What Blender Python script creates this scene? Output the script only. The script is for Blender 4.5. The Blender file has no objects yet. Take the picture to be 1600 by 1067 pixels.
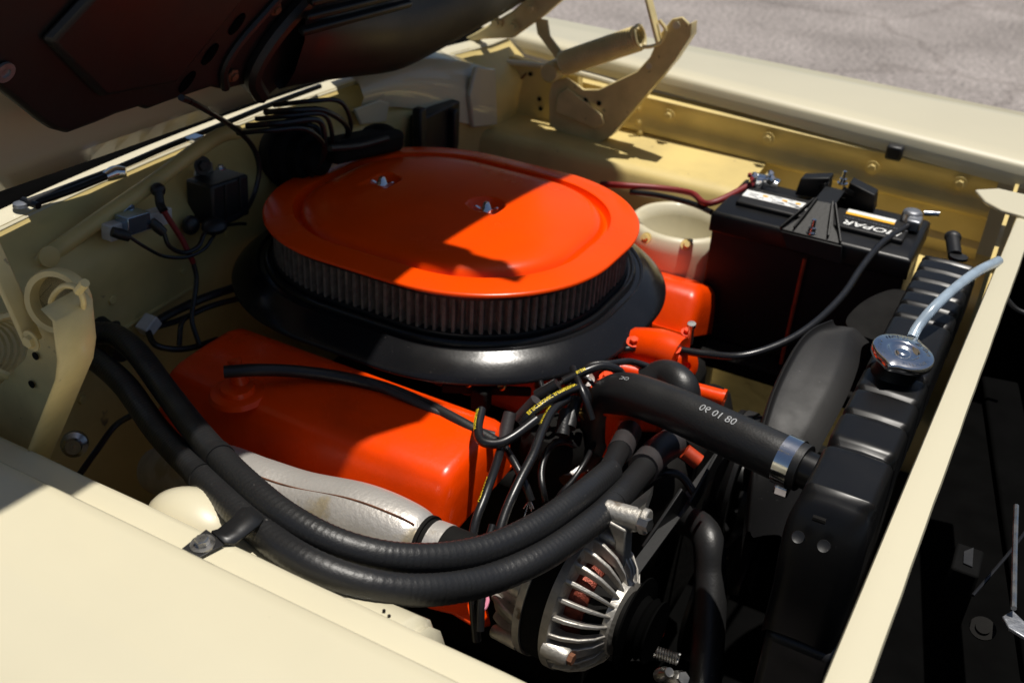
import bpy, bmesh, math, random
from mathutils import Vector, Matrix
random.seed(7)
S = bpy.context.scene
COL = S.collection
# ------------------------------------------------------------------ camera, sky, sun, exposure
cd = bpy.data.cameras.new('camera'); cam = bpy.data.objects.new('camera', cd); COL.objects.link(cam)
cd.sensor_width = 36; cd.lens = 36.085; cd.clip_start = .02; cd.clip_end = 300
m3 = Matrix([[0.87608, -0.28314, 0.39028], [0.47932, 0.42348, -0.76871], [0.05238, 0.86052, 0.50672]])
cam.matrix_world = Matrix.Translation((0, -1.1735, .5682)) @ m3.to_4x4()
cd.dof.use_dof = True; cd.dof.focus_distance = 1.02; cd.dof.aperture_fstop = 7.0
S.camera = cam
SUN = Vector((.09, .14, 1.0)).normalized()
W = bpy.data.worlds.new('World'); S.world = W; W.use_nodes = True
wn = W.node_tree.nodes; wl = W.node_tree.links
sky = wn.new('ShaderNodeTexSky'); sky.sky_type = 'NISHITA'; sky.sun_disc = False
sky.sun_elevation = math.asin(SUN.z); sky.sun_rotation = math.atan2(SUN.x, SUN.y)
wl.new(sky.outputs[0], wn['Background'].inputs[0]); wn['Background'].inputs[1].default_value = .05
sd = bpy.data.lights.new('sun', 'SUN'); sd.energy = 5.0; sd.angle = math.radians(.55); sd.color = (1, .95, .87)
so = bpy.data.objects.new('sun', sd); COL.objects.link(so)
so.rotation_euler = SUN.to_track_quat('Z', 'Y').to_euler(); so.location = (0, 0, 5)
S.view_settings.view_transform = 'Standard'; S.view_settings.look = 'None'
S.view_settings.exposure = -.04; S.view_settings.gamma = 1

# ------------------------------------------------------------------ materials
def mat(name, col, rough=.5, metal=0, coat=0, var=.12, vscale=18, bump=.0, bscale=200, rvar=.0, spec=.5, col2=None, spots=None, trans=0, coatr=.05):
    m = bpy.data.materials.new(name); m.use_nodes = True
    n = m.node_tree.nodes; l = m.node_tree.links; b = n['Principled BSDF']
    b.inputs['Roughness'].default_value = rough; b.inputs['Metallic'].default_value = metal
    b.inputs['Specular IOR Level'].default_value = spec
    b.inputs['Coat Weight'].default_value = coat; b.inputs['Coat Roughness'].default_value = coatr
    if trans: b.inputs['Transmission Weight'].default_value = trans
    tc = n.new('ShaderNodeTexCoord')
    nz = n.new('ShaderNodeTexNoise'); nz.inputs['Scale'].default_value = vscale; nz.inputs['Detail'].default_value = 6
    l.new(tc.outputs['Object'], nz.inputs['Vector'])
    mx = n.new('ShaderNodeMix'); mx.data_type = 'RGBA'
    c2 = col2 or tuple(c * (1 - var) for c in col)
    c1 = tuple(min(1, c * (1 + var * .4)) for c in col)
    mx.inputs[6].default_value = (*c1, 1); mx.inputs[7].default_value = (*c2, 1)
    mr = n.new('ShaderNodeMapRange'); mr.inputs[1].default_value = .38; mr.inputs[2].default_value = .68
    l.new(nz.outputs[0], mr.inputs[0]); l.new(mr.outputs[0], mx.inputs[0])
    out = mx.outputs[2]
    if spots:
        v2 = n.new('ShaderNodeTexNoise'); v2.inputs['Scale'].default_value = spots[0]; v2.inputs['Detail'].default_value = 8
        l.new(tc.outputs['Object'], v2.inputs['Vector'])
        r2 = n.new('ShaderNodeMapRange'); r2.inputs[1].default_value = spots[1]; r2.inputs[2].default_value = spots[1] + .06
        l.new(v2.outputs[0], r2.inputs[0])
        m2 = n.new('ShaderNodeMix'); m2.data_type = 'RGBA'; m2.inputs[7].default_value = (*spots[2], 1)
        l.new(out, m2.inputs[6]); l.new(r2.outputs[0], m2.inputs[0]); out = m2.outputs[2]
    l.new(out, b.inputs['Base Color'])
    if rvar:
        rr = n.new('ShaderNodeMapRange'); rr.inputs[1].default_value = .3; rr.inputs[2].default_value = .7
        rr.inputs[3].default_value = max(.02, rough - rvar); rr.inputs[4].default_value = rough + rvar
        l.new(nz.outputs[0], rr.inputs[0]); l.new(rr.outputs[0], b.inputs['Roughness'])
    if bump:
        bn = n.new('ShaderNodeTexNoise'); bn.inputs['Scale'].default_value = bscale; bn.inputs['Detail'].default_value = 5
        l.new(tc.outputs['Object'], bn.inputs['Vector'])
        bb = n.new('ShaderNodeBump'); bb.inputs['Strength'].default_value = bump; bb.inputs['Distance'].default_value = .002
        l.new(bn.outputs[0], bb.inputs['Height']); l.new(bb.outputs[0], b.inputs['Normal'])
    return m
M = {}
M['cream'] = mat('cream_paint', (.60, .55, .395), .45, coat=.8, var=.06, vscale=3, bump=.025, bscale=30, rvar=.05, coatr=.06, spots=(90, .735, (.40, .35, .24)))
M['creamshade'] = mat('cream_paint_shaded', (.64, .50, .195), .5, coat=.15, var=.22, vscale=7, bump=.10, bscale=60, rvar=.12, spots=(26, .70, (.20, .15, .08)))  # same cream paint; the golden tone of shade is put into the colour
M['hinge'] = mat('hinge_cream_bounce', (.70, .57, .27), .42, coat=.15, var=.16, vscale=22, bump=.06, bscale=90, spots=(60, .69, (.16, .12, .07)))  # same cream as the body, lightened and yellowed for bounced light
M['orange'] = mat('orange_engine_enamel', (.82, .054, .0005), .27, spec=.35, coat=.0, var=.16, vscale=14, bump=.10, bscale=120, rvar=.1, coatr=.15)
M['lid'] = mat('orange_lid_enamel', (.88, .066, .0), .24, spec=.28, coat=.0, var=.08, vscale=9, bump=.035, bscale=450, rvar=.05, coatr=.2)
M['orangedirty'] = mat('sooty_orange', (.45, .04, .006), .5, var=.5, vscale=25, bump=.25, bscale=80, spots=(30, .55, (.03, .012, .008)))
M['blackgloss'] = mat('black_gloss_paint', (.005, .005, .0055), .36, spec=.32, coat=.0, var=.25, vscale=14, bump=.03, bscale=90, rvar=.08, spots=(240, .74, (.09, .08, .07)))
M['basep'] = mat('black_base_enamel', (.008, .008, .009), .19, spec=.32, coat=.0, var=.3, vscale=11, bump=.04, bscale=260, rvar=.08, spots=(420, .70, (.12, .11, .095)))
M['blacksatin'] = mat('black_satin_paint', (.008, .008, .0085), .45, var=.3, vscale=20, bump=.08, bscale=150, rvar=.1, spots=(260, .72, (.07, .065, .06)))
M['blackmatte'] = mat('black_grime_shade', (.006, .0055, .005), .8, spec=.15, var=.4, vscale=30, bump=.3, bscale=90)  # grimy black; also stands for deep shade on block and front cover
M['hoodblack'] = mat('hood_underside_black', (.006, .0054, .0054), .5, var=.3, vscale=8, bump=.12, bscale=70, rvar=.1)
M['plastic'] = mat('black_plastic', (.0075, .007, .007), .55, spec=.35, var=.25, vscale=30, bump=.10, bscale=700, rvar=.06, spots=(330, .70, (.08, .075, .07)))
M['rubber'] = mat('black_rubber', (.012, .012, .0125), .42, var=.25, vscale=24, bump=.15, bscale=420, rvar=.1, spots=(160, .70, (.075, .072, .068)))
M['wire'] = mat('black_wire_jacket', (.010, .010, .011), .32, var=.2, vscale=60, bump=.05, bscale=300, rvar=.06)
M['boot'] = mat('grey_boot_rubber', (.035, .031, .032), .45, var=.2, vscale=60, bump=.15, bscale=400)
M['filter'] = mat('filter_paper', (.16, .135, .105), .85, var=.35, vscale=90, bump=.5, bscale=900)
M['chrome'] = mat('chrome', (.80, .81, .83), .13, metal=1, var=.06, vscale=40, rvar=.07, bump=.03, bscale=200)
M['steel'] = mat('steel', (.50, .49, .47), .34, metal=1, var=.3, vscale=60, rvar=.12, bump=.1, bscale=200)
M['alu'] = mat('cast_aluminium', (.50, .475, .43), .5, metal=.75, var=.3, vscale=45, rvar=.12, bump=.35, bscale=240, spots=(35, .66, (.16, .12, .08)))
M['manif'] = mat('silver_manifold_paint', (.58, .55, .51), .40, metal=.55, var=.22, vscale=20, bump=.3, bscale=220, rvar=.12, spots=(16, .63, (.46, .39, .27)))
M['brass'] = mat('brass', (.62, .42, .13), .35, metal=1, var=.25, vscale=80)
M['rust'] = mat('rusty_steel', (.17, .07, .035), .75, metal=.3, var=.4, vscale=60, bump=.3)
M['bakelite'] = mat('brown_bakelite', (.09, .035, .012), .3, var=.3, vscale=40, bump=.1)
M['clampblack'] = mat('clamp_black_plastic', (.005, .005, .005), .5, spec=.3, var=.2, bump=.1)
M['gridblack'] = mat('grille_black_plastic', (.0035, .0035, .0035), .8, spec=.08, var=.3, vscale=30, bump=.2)
M['red'] = mat('red_cable', (.20, .015, .015), .5, var=.2)
M['rodred'] = mat('red_rod_paint', (.42, .06, .02), .5, var=.3, vscale=60)
M['ceramic'] = mat('white_ceramic', (.62, .60, .56), .55, var=.15, vscale=60)
M['bluezinc'] = mat('zinc_clip', (.40, .50, .62), .25, metal=.9, var=.2, vscale=40)
M['tube'] = mat('clear_blue_tube', (.50, .62, .74), .25, var=.15, vscale=50, coat=.5, trans=.45)
M['white'] = mat('white_print', (.75, .75, .73), .5, var=.15, vscale=300)
M['greyp'] = mat('pale_hose_print', (.33, .34, .35), .6, var=.35, vscale=500)
M['yellow'] = mat('yellow_print', (.75, .58, .03), .5, var=.2, vscale=300)
M['amber'] = mat('amber_print', (.85, .42, .02), .5, var=.1)
M['lead'] = mat('lead_grey', (.30, .31, .33), .4, metal=.8, var=.3, vscale=80, bump=.3)
M['copper'] = mat('copper_winding', (.16, .03, .015), .4, metal=.6, var=.4, vscale=200, bump=.4, bscale=600)
M['pink'] = mat('pink_wire', (.6, .22, .32), .5)
M['belt'] = mat('belt_rubber', (.012, .012, .012), .6, var=.2, vscale=60, bump=.2, bscale=400)
M['seal_void'] = mat('seal_void_black', (.003, .003, .003), 1.0, var=.2, spec=.0)  # cowl seal rubber; elsewhere a void black standing for deep shade

def asphalt():
    m = bpy.data.materials.new('asphalt'); m.use_nodes = True
    n = m.node_tree.nodes; l = m.node_tree.links; b = n['Principled BSDF']; b.inputs['Roughness'].default_value = .85
    tc = n.new('ShaderNodeTexCoord')
    def noise(sc, d=8):
        z = n.new('ShaderNodeTexNoise'); z.inputs['Scale'].default_value = sc; z.inputs['Detail'].default_value = d
        l.new(tc.outputs['Object'], z.inputs['Vector']); return z.outputs[0]
    def ramp(src, pts):
        r = n.new('ShaderNodeValToRGB'); e = r.color_ramp.elements
        e[0].position, e[0].color = pts[0][0], (*pts[0][1], 1); e[1].position, e[1].color = pts[1][0], (*pts[1][1], 1)
        l.new(src, r.inputs[0]); return r.outputs[0]
    base = ramp(noise(1.3), [(.35, (.24, .215, .20)), (.68, (.36, .325, .305))])
    fine = ramp(noise(38), [(.36, (.50, .50, .50)), (.62, (1.15, 1.13, 1.13))])
    mx = n.new('ShaderNodeMix'); mx.data_type = 'RGBA'; mx.blend_type = 'MULTIPLY'; mx.inputs[0].default_value = 1
    l.new(base, mx.inputs[6]); l.new(fine, mx.inputs[7])
    wv = n.new('ShaderNodeTexVoronoi'); wv.feature = 'DISTANCE_TO_EDGE'; wv.inputs['Scale'].default_value = .55
    nv = n.new('ShaderNodeTexNoise'); nv.inputs['Scale'].default_value = 1.6; nv.inputs['Detail'].default_value = 5
    l.new(tc.outputs['Object'], nv.inputs['Vector'])
    va = n.new('ShaderNodeVectorMath'); va.operation = 'MULTIPLY_ADD'; va.inputs[1].default_value = (.7, .7, .7)
    l.new(nv.outputs[1], va.inputs[0]); l.new(tc.outputs['Object'], va.inputs[2]); l.new(va.outputs[0], wv.inputs['Vector'])
    cr = ramp(wv.outputs[0], [(.004, (.45, .42, .40)), (.03, (1, 1, 1))])
    m2 = n.new('ShaderNodeMix'); m2.data_type = 'RGBA'; m2.blend_type = 'MULTIPLY'; m2.inputs[0].default_value = .4
    l.new(mx.outputs[2], m2.inputs[6]); l.new(cr, m2.inputs[7]); l.new(m2.outputs[2], b.inputs['Base Color'])
    bb = n.new('ShaderNodeBump'); bb.inputs['Strength'].default_value = .5; bb.inputs['Distance'].default_value = .01
    l.new(noise(90), bb.inputs['Height']); l.new(bb.outputs[0], b.inputs['Normal'])
    return m
M['asphalt'] = asphalt()

# ------------------------------------------------------------------ mesh helpers (all shapes in world metres)
V = Vector
def rootloc(o):
    while o.parent: o = o.parent
    return o.location
def thing(name, label, cat, loc, group=None):
    o = bpy.data.objects.new(name, None); COL.objects.link(o); o.location = loc; o.empty_display_size = .02
    o['label'] = label; o['category'] = cat
    if group: o['group'] = group
    return o
def obj(name, bm, m, parent=None, smooth=True, bevel=0, seg=2, sharp=40, sub=0, label=None):
    bmesh.ops.remove_doubles(bm, verts=bm.verts, dist=1e-6)
    bmesh.ops.recalc_face_normals(bm, faces=bm.faces)
    if parent is not None: off = rootloc(parent)
    else:
        lo = V((min(v.co.x for v in bm.verts), min(v.co.y for v in bm.verts), min(v.co.z for v in bm.verts)))
        hi = V((max(v.co.x for v in bm.verts), max(v.co.y for v in bm.verts), max(v.co.z for v in bm.verts)))
        off = V(((lo.x + hi.x) / 2, (lo.y + hi.y) / 2, lo.z))
    bmesh.ops.translate(bm, verts=bm.verts, vec=-V(off))
    me = bpy.data.meshes.new(name); bm.to_mesh(me); bm.free()
    me.materials.append(M[m] if isinstance(m, str) else m)
    if smooth:
        for p in me.polygons: p.use_smooth = True
        if not sub:
            try: me.set_sharp_from_angle(angle=math.radians(sharp))
            except Exception: pass
    o = bpy.data.objects.new(name, me); COL.objects.link(o)
    if parent is not None: o.parent = parent
    else: o.location = off
    if bevel:
        b = o.modifiers.new('bevel', 'BEVEL'); b.width = bevel; b.segments = seg; b.limit_method = 'ANGLE'; b.angle_limit = math.radians(35)
        b.harden_normals = False
    if sub:
        s = o.modifiers.new('sub', 'SUBSURF'); s.levels = sub; s.render_levels = sub
    if label: o['label'] = label
    return o
def solo(name, bm, m, label, cat, group=None, **k):
    o = obj(name, bm, m, None, **k); o['label'] = label; o['category'] = cat
    if group: o['group'] = group
    return o
def nb(): return bmesh.new()
def spline(pts, n=10):
    p = [V(a) for a in pts]
    if len(p) < 3: return [p[0].lerp(p[-1], i / n) for i in range(n + 1)]
    q = [p[0] * 2 - p[1]] + p + [p[-1] * 2 - p[-2]]; out = []
    for i in range(1, len(q) - 2):
        a, b, c, d = q[i - 1], q[i], q[i + 1], q[i + 2]
        for k in range(n):
            t = k / n
            out.append(.5 * ((2 * b) + (c - a) * t + (2 * a - 5 * b + 4 * c - d) * t * t + (3 * b - a - 3 * c + d) * t ** 3))
    out.append(q[-2]); return out
def frames(path):
    T = []
    for i in range(len(path)):
        a = path[max(0, i - 1)]; b = path[min(len(path) - 1, i + 1)]; T.append((b - a).normalized())
    u = T[0].orthogonal().normalized(); fr = []
    for t in T:
        u = (u - t * u.dot(t)); u = u.normalized() if u.length > 1e-6 else t.orthogonal().normalized()
        fr.append((t, u, t.cross(u)))
    return fr
def loft(bm, rings, closed=True, cap0=True, cap1=True):
    R = [[bm.verts.new(p) for p in r] for r in rings]; n = len(R[0])
    for a, b in zip(R, R[1:]):
        for i in range(n if closed else n - 1):
            j = (i + 1) % n
            try: bm.faces.new((a[i], a[j], b[j], b[i]))
            except ValueError: pass
    if closed:
        if cap0: bm.faces.new(list(reversed(R[0])))
        if cap1: bm.faces.new(R[-1])
    return R
def tube(bm, pts, r, n=10, seg=8, caps=True, smooth=True, hollow=0):
    path = spline(pts, seg) if smooth else [V(p) for p in pts]
    fr = frames(path); N = len(path); rings = []
    for i, p in enumerate(path):
        t = i / (N - 1); rr = r(t) if callable(r) else r
        _, u, w = fr[i]
        rings.append([p + (u * math.cos(2 * math.pi * k / n) + w * math.sin(2 * math.pi * k / n)) * rr for k in range(n)])
    loft(bm, rings, True, caps, caps); return path
def lathe(bm, c, axis, prof, n=40, arc=(0, 360), up=None, close=True):
    """prof: (distance along axis, radius)"""
    a = V(axis).normalized(); u = (V(up) - a * V(up).dot(a)).normalized() if up else a.orthogonal().normalized(); w = a.cross(u)
    full = arc == (0, 360); m = n if full else n + 1; rings = []
    for h, r in prof:
        ring = []
        for k in range(m):
            t = math.radians(arc[0] + (arc[1] - arc[0]) * k / n)
            ring.append(V(c) + a * h + (u * math.cos(t) + w * math.sin(t)) * max(r, 1e-5))
        rings.append(ring)
    loft(bm, rings, full, close, close)
def box(bm, c, size, rot=None):
    x, y, z = [s / 2 for s in size]; c = V(c)
    vs = [V((sx * x, sy * y, sz * z)) for sx in (-1, 1) for sy in (-1, 1) for sz in (-1, 1)]
    if rot is not None: vs = [rot @ v for v in vs]
    b = [bm.verts.new(c + v) for v in vs]
    for f in ((0, 1, 3, 2), (4, 6, 7, 5), (0, 4, 5, 1), (2, 3, 7, 6), (0, 2, 6, 4), (1, 5, 7, 3)): bm.faces.new([b[i] for i in f])
def bar(bm, a, b, w, h, up=(0, 0, 1)):
    a, b = V(a), V(b); t = (b - a).normalized(); s = t.cross(V(up)).normalized(); q = s.cross(t)
    rings = [[p + s * sx * w / 2 + q * sy * h / 2 for sx, sy in ((-1, -1), (1, -1), (1, 1), (-1, 1))] for p in (a, b)]
    loft(bm, rings)
def slab(bm, poly, d):
    """prism: closed outline (3D points) pushed along vector d"""
    d = V(d); loft(bm, [[V(p) for p in poly], [V(p) + d for p in poly]])
def sheet(bm, rows):
    G = [[bm.verts.new(p) for p in r] for r in rows]
    for a, b in zip(G, G[1:]):
        for i in range(len(a) - 1): bm.faces.new((a[i], a[i + 1], b[i + 1], b[i]))
def sphere(bm, c, r, sc=(1, 1, 1), seg=20):
    mt = Matrix.Translation(V(c)) @ Matrix.Diagonal((*[r * s for s in sc], 1))
    bmesh.ops.create_uvsphere(bm, u_segments=seg, v_segments=seg // 2, radius=1, matrix=mt)
def rrect(cx, cy, a, b, r, off=0, k=16):
    a, b, r = a + off, b + off, max(r + off, .004); out = []
    r = min(r, a, b)
    for qx, qy, t0 in ((1, 1, 0), (-1, 1, 90), (-1, -1, 180), (1, -1, 270)):
        for i in range(k + 1):
            t = math.radians(t0 + 90 * i / k)
            out.append((cx + qx * (a - r) + r * math.cos(t), cy + qy * (b - r) + r * math.sin(t)))
    return out
def helix(bm, a, b, R, wire, turns, n=6, per=18):
    a, b = V(a), V(b); t = (b - a).normalized(); u = t.orthogonal().normalized(); w = t.cross(u); N = int(turns * per)
    pts = [a.lerp(b, i / N) + (u * math.cos(2 * math.pi * i / per) + w * math.sin(2 * math.pi * i / per)) * R for i in range(N + 1)]
    tube(bm, pts, wire, n, smooth=False)
def textmesh(bm, s, size, fn, shear=0, bold=0, res=2, cut=False):
    """lettering as mesh; fn maps flat (u, v) to a world point"""
    c = bpy.data.curves.new('t', 'FONT'); c.body = s; c.size = size; c.shear = shear; c.offset = bold; c.resolution_u = res; c.align_x = 'CENTER'; c.align_y = 'CENTER'
    o = bpy.data.objects.new('t', c); COL.objects.link(o); bpy.context.view_layer.update()
    me = bpy.data.meshes.new_from_object(o.evaluated_get(bpy.context.evaluated_depsgraph_get()))
    t = nb(); t.from_mesh(me)
    if cut: bmesh.ops.subdivide_edges(t, edges=[e for e in t.edges if e.calc_length() > size * .15], cuts=2)
    mp = {v: bm.verts.new(fn(v.co.x, v.co.y)) for v in t.verts}
    for f in t.faces:
        try: bm.faces.new([mp[v] for v in f.verts])
        except ValueError: pass
    t.free(); bpy.data.objects.remove(o); bpy.data.curves.remove(c); bpy.data.meshes.remove(me)
def tubetext(bm, s, size, path, r, t0, facing, bold=0, shear=0, flip=False):
    """print text along a tube: t0 = place along the path (0..1), facing = direction from the tube's core to the print"""
    L = [0]
    for a, b in zip(path, path[1:]): L.append(L[-1] + (b - a).length)
    def fn(u, v):
        if flip: u, v = -u, -v
        d = t0 * L[-1] + u; i = 0
        while i < len(L) - 2 and L[i + 1] < d: i += 1
        f = (d - L[i]) / max(1e-9, L[i + 1] - L[i]); p = path[i].lerp(path[i + 1], f); t = (path[i + 1] - path[i]).normalized()
        n = V(facing); n = (n - t * n.dot(t)).normalized(); s_ = t.cross(n) * -1
        a = v / r
        return p + (n * math.cos(a) - s_ * math.sin(a)) * (r + .0006)
    textmesh(bm, s, size, fn, shear, bold, cut=True)
def hexbolt(name, c, axis, r, h, m, parent, washer=True):
    bm = nb(); a = V(axis).normalized()
    if washer: lathe(bm, V(c), a, [(0, r * 1.7), (h * .25, r * 1.7)], 16)
    lathe(bm, V(c) + a * h * .2, a, [(0, r), (h * .7, r), (h * .8, r * .85)], 6)
    return obj(name, bm, m, parent, smooth=False)

# ------------------------------------------------------------------ setting
bm = nb(); sheet(bm, [[(-40, -40, -.95), (40, -40, -.95)], [(-40, 40, -.95), (40, 40, -.95)]])
g = obj('ground', bm, 'asphalt'); g['kind'] = 'structure'

# ------------------------------------------------------------------ car body
car = thing('car_body', 'cream painted car front with open engine bay, fenders and firewall', 'car', (-.4, 0, -.95))
def extr(bm, prof, x0, x1, n=2, dy=0):
    sheet(bm, [[(x0 + (x1 - x0) * i / n, y, z) for y, z in prof] for i in range(n + 1)])
# near fender: a rolled inner edge, a soft crown, then down
bm = nb()
prof = [(-.737, -.052), (-.738, -.008), (-.740, -.003), (-.744, 0), (-.755, .0015), (-.775, .0025), (-.795, .0042), (-.815, .0040), (-.84, -.001), (-.87, -.007), (-.91, -.018), (-.95, -.04), (-.975, -.075), (-.985, -.12), (-.99, -.40), (-.97, -.60)]
extr(bm, prof, -1.6, .75, 12)
f = obj('fender', bm, 'cream', car, sharp=80)
# stepped rail under the hood edge
bm = nb()
x0, x1 = -1.5, -.20
pr = [(-.7375, -.028), (-.72, -.0285), (-.70, -.029), (-.694, -.0305), (-.690, -.035), (-.6895, -.06)]
rows = [[(x0 + (x1 - x0) * i / 39, y, z + .0005 * math.sin(i * 1.7)) for y, z in pr] for i in range(40)]
sheet(bm, rows); obj('rail', bm, 'cream', car, sharp=60)
# inner apron of the near side, its nose rolled down with two pressed grooves
bm = nb(); rows = []
ap = [(-.6895, -.050), (-.675, -.052), (-.655, -.060), (-.637, -.080), (-.622, -.12), (-.612, -.20), (-.60, -.34), (-.52, -.60)]
bm2 = nb(); sheet(bm2, [[(x, -.6895, -.045), (x, -.688, -.06), (x, -.66, -.2), (x, -.60, -.6)] for x in (-1.06, -.9, -.7, -.53)]); obj('apron_wall', bm2, 'creamshade', car)
xs = [-.535 + .185 * i / 10 for i in range(11)] + [-.35 + .004 * i for i in range(1, 13)]
for x in xs:
    k = min(1, max(0, (x + .335) / .035)); sh = 1 - math.sqrt(max(0, 1 - k * k))
    gr = .007 * max(math.exp(-((x + .328) / .0028) ** 2), math.exp(-((x + .314) / .0028) ** 2))
    rows.append([(x, -.6895 + (y + .6895) * (1 - sh * .8) - gr * .6, z - sh * .05 - gr) for y, z in ap])
sheet(bm, rows); obj('apron', bm, 'cream', car, sharp=60)
for a in ((-0.3566,-0.6722,-0.0520), (-0.3498,-0.6747,-0.0520)):
    bm = nb(); lathe(bm, a, (0, 0, 1), [(0, .0014), (.0016, .0014)], 10); obj('hole', bm, 'blackmatte', car)
bm = nb(); sphere(bm, (-0.5877,-0.6486,-0.0850), .046, (1.15, .8, .75), 28); obj('tower_dome', bm, 'cream', car)
# frame rails, and a black sheet added as the shaded bay floor
bm = nb(); box(bm, (-.45, -.48, -.62), (1.4, .16, .14)); obj('frame_rail', bm, 'blackmatte', car, bevel=.01)
bm = nb(); box(bm, (-.45, .48, -.62), (1.4, .16, .14)); obj('frame_rail', bm, 'blackmatte', car, bevel=.01)
bm = nb(); box(bm, (-.35, 0, -.74), (1.5, 1.5, .02)); obj('shade_floor', bm, 'seal_void', car)
# far fender
bm = nb()
A = [(-0.7260,1.0000,0.0108), (-0.7204,0.9550,0.0072), (-0.6871,0.8000,0.0191), (-0.6828,0.7650,0.0172), (-0.6825,0.7520,0.0125), (-0.6854,0.7480,0.0053), (-0.6879,0.7460,-0.0205)]
B = [(-0.0321,0.9850,0.0027), (-0.0280,0.9350,0.0042), (-0.0098,0.7750,-0.0097), (-0.0059,0.7400,-0.0123), (-0.0034,0.7280,-0.0174), (-0.0015,0.7240,-0.0227), (0.0085,0.7220,-0.0571)]
A.insert(0, tuple(V(A[0]) + V((0, .05, -.03)))); B.insert(0, tuple(V(B[0]) + V((0, .05, -.03))))
A.insert(0, tuple(V(A[0]) + V((0, .03, -.45)))); B.insert(0, tuple(V(B[0]) + V((0, .03, -.45))))
rows = []
for i in range(13):
    t = -.75 + 2.3 * i / 12
    rows.append([V(a).lerp(V(b), t) if 0 <= t <= 1 else V(a) + (V(b) - V(a)) * t for a, b in zip(A, B)])
sheet(bm, rows)
obj('fender', bm, 'cream', car, sharp=80)
# flange along the far apron with its folded bright edge
bm = nb(); a0, b0 = V((-0.7089,0.7350,-0.0361)), V((-0.2434,0.7320,-0.0487)); d = b0 - a0
rows = []
for i in range(17):
    p = a0 + d * (-.65 + 2.1 * i / 16)
    rows.append([p + V((0, .03, .004)), p + V((0, .004, .004)), p + V((0, -.004, .001)), p + V((0, -.004, -.004)), p + V((0, -.001, -.014)), p + V((0, .004, -.03)), p + V((0, .002, -.045)), p + V((0, -.008, -.055)), p + V((0, -.008, -.068)), p + V((0, .004, -.076)), p + V((0, .006, -.10)), p + V((0, .006, -.12)), p + V((0, -.006, -.13)), p + V((0, -.006, -.22))])
sheet(bm, rows); obj('apron', bm, 'creamshade', car, sharp=50)
# the ledge below it and the wall dropping to the frame
for l0, l1, dz_ in ((-1.06, -.44, 0), (-.437, .03, -.09)):
  bm = nb(); rows = []
  for i in range(23):
    x = l0 + (l1 - l0) * i / 22; zz = -.118 - .006 * (x + .5) + dz_
    rows.append([(x, .745, zz + .01), (x, .70, zz), (x, .60, zz - .004), (x, .575, zz - .008), (x, .566, zz - .02), (x, .56, zz - .06), (x, .555, -.32), (x, .50, -.62)])
  sheet(bm, rows); obj('ledge', bm, 'creamshade', car, sharp=60)
for c_ in ((-0.4440,0.7220,-0.0634), (-0.6467,0.7240,-0.0600), (-0.2456,0.7220,-0.0757), (-0.0934,0.7220,-0.0708)):
    hexbolt('bolt', c_, (0, -1, 0), .0075, .008, 'creamshade', car)
for c_ in ((-0.7118,0.7220,-0.0583), (-0.7070,0.7220,-0.0863), (-0.7017,0.7220,-0.1066)):
    hexbolt('bolt', c_, (0, -1, 0), .004, .004, 'creamshade', car)
bm = nb(); box(bm, (-0.2127,0.7100,-0.0354), (.028, .025, .026)); obj('rubber_stop', bm, 'rubber', car, bevel=.004)
# upright plates and corner behind the far hinge
bm = nb(); slab(bm, [(-1.0149,0.7000,-0.0070), (-0.9912,0.7000,0.0024), (-0.8942,0.7000,-0.0092), (-0.8366,0.7000,-0.0091), (-0.8246,0.7000,-0.1361), (-0.9056,0.7000,-0.1464), (-0.9733,0.7000,-0.1411), (-0.9984,0.7000,-0.1378)], (0, .02, 0)); obj('hinge_plate', bm, 'creamshade', car, bevel=.003)
bm = nb(); tube(bm, [(-1.0237,0.6950,-0.0182), (-1.0152,0.6950,-0.0637), (-0.9992,0.6950,-0.1296)], .005, 8); obj('seam', bm, 'blackmatte', car)
bm = nb(); tube(bm, [(-0.9538,0.6950,-0.0255), (-0.9758,0.6950,-0.0563), (-0.9779,0.6950,-0.0976), (-0.9784,0.6950,-0.1394)], .0022, 8); obj('seam', bm, 'rust', car)
for c_ in ((-0.9983,0.6970,-0.0287), (-0.9943,0.6970,-0.0986), (-0.9444,0.6970,-0.0255), (-0.9201,0.6970,-0.0731), (-0.9157,0.6970,-0.0926)):
    bm = nb(); lathe(bm, c_, (0, -1, 0), [(0, .0045), (.002, .0045)], 14); obj('hole', bm, 'blackmatte', car)
bm = nb(); tube(bm, [(-1.0001,0.6900,-0.0089), (-0.9115,0.6900,-0.0023), (-0.7971,0.6900,-0.0047), (-0.6861,0.6900,-0.0169)], .006, 8); obj('flange_edge', bm, 'cream', car)
# curved panel from cowl to far fender
bm = nb(); rows = []
for i in range(15):
    t = i / 14
    top = V((-1.0300,0.2231,0.0524)).lerp(V((-0.9900,0.6135,-0.0073)), t) + V((0, 0, .028 * math.sin(math.pi * t)))
    bot = V((-1.0300,0.2211,0.0006)).lerp(V((-0.9750,0.5359,-0.0970)), t) + V((0, 0, .03 * math.sin(math.pi * t) * (1 - t)))
    rows.append([top + V((-.07, .02, .01)), top + V((-.01, 0, .003)), top, top.lerp(bot, .5) + V((.012, 0, 0)), bot, bot + V((-.03, 0, -.005))])
sheet(bm, rows); obj('corner_panel', bm, 'cream', car, sharp=60)
bm = nb(); slab(bm, [(-0.9700,0.5190,0.0233), (-0.9650,0.5862,0.0057), (-0.9650,0.6050,-0.1136), (-0.9700,0.5148,-0.0955), (-0.9700,0.4983,-0.0275)], (-.01, 0, 0)); obj('corner_flange', bm, 'cream', car, bevel=.003)

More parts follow.
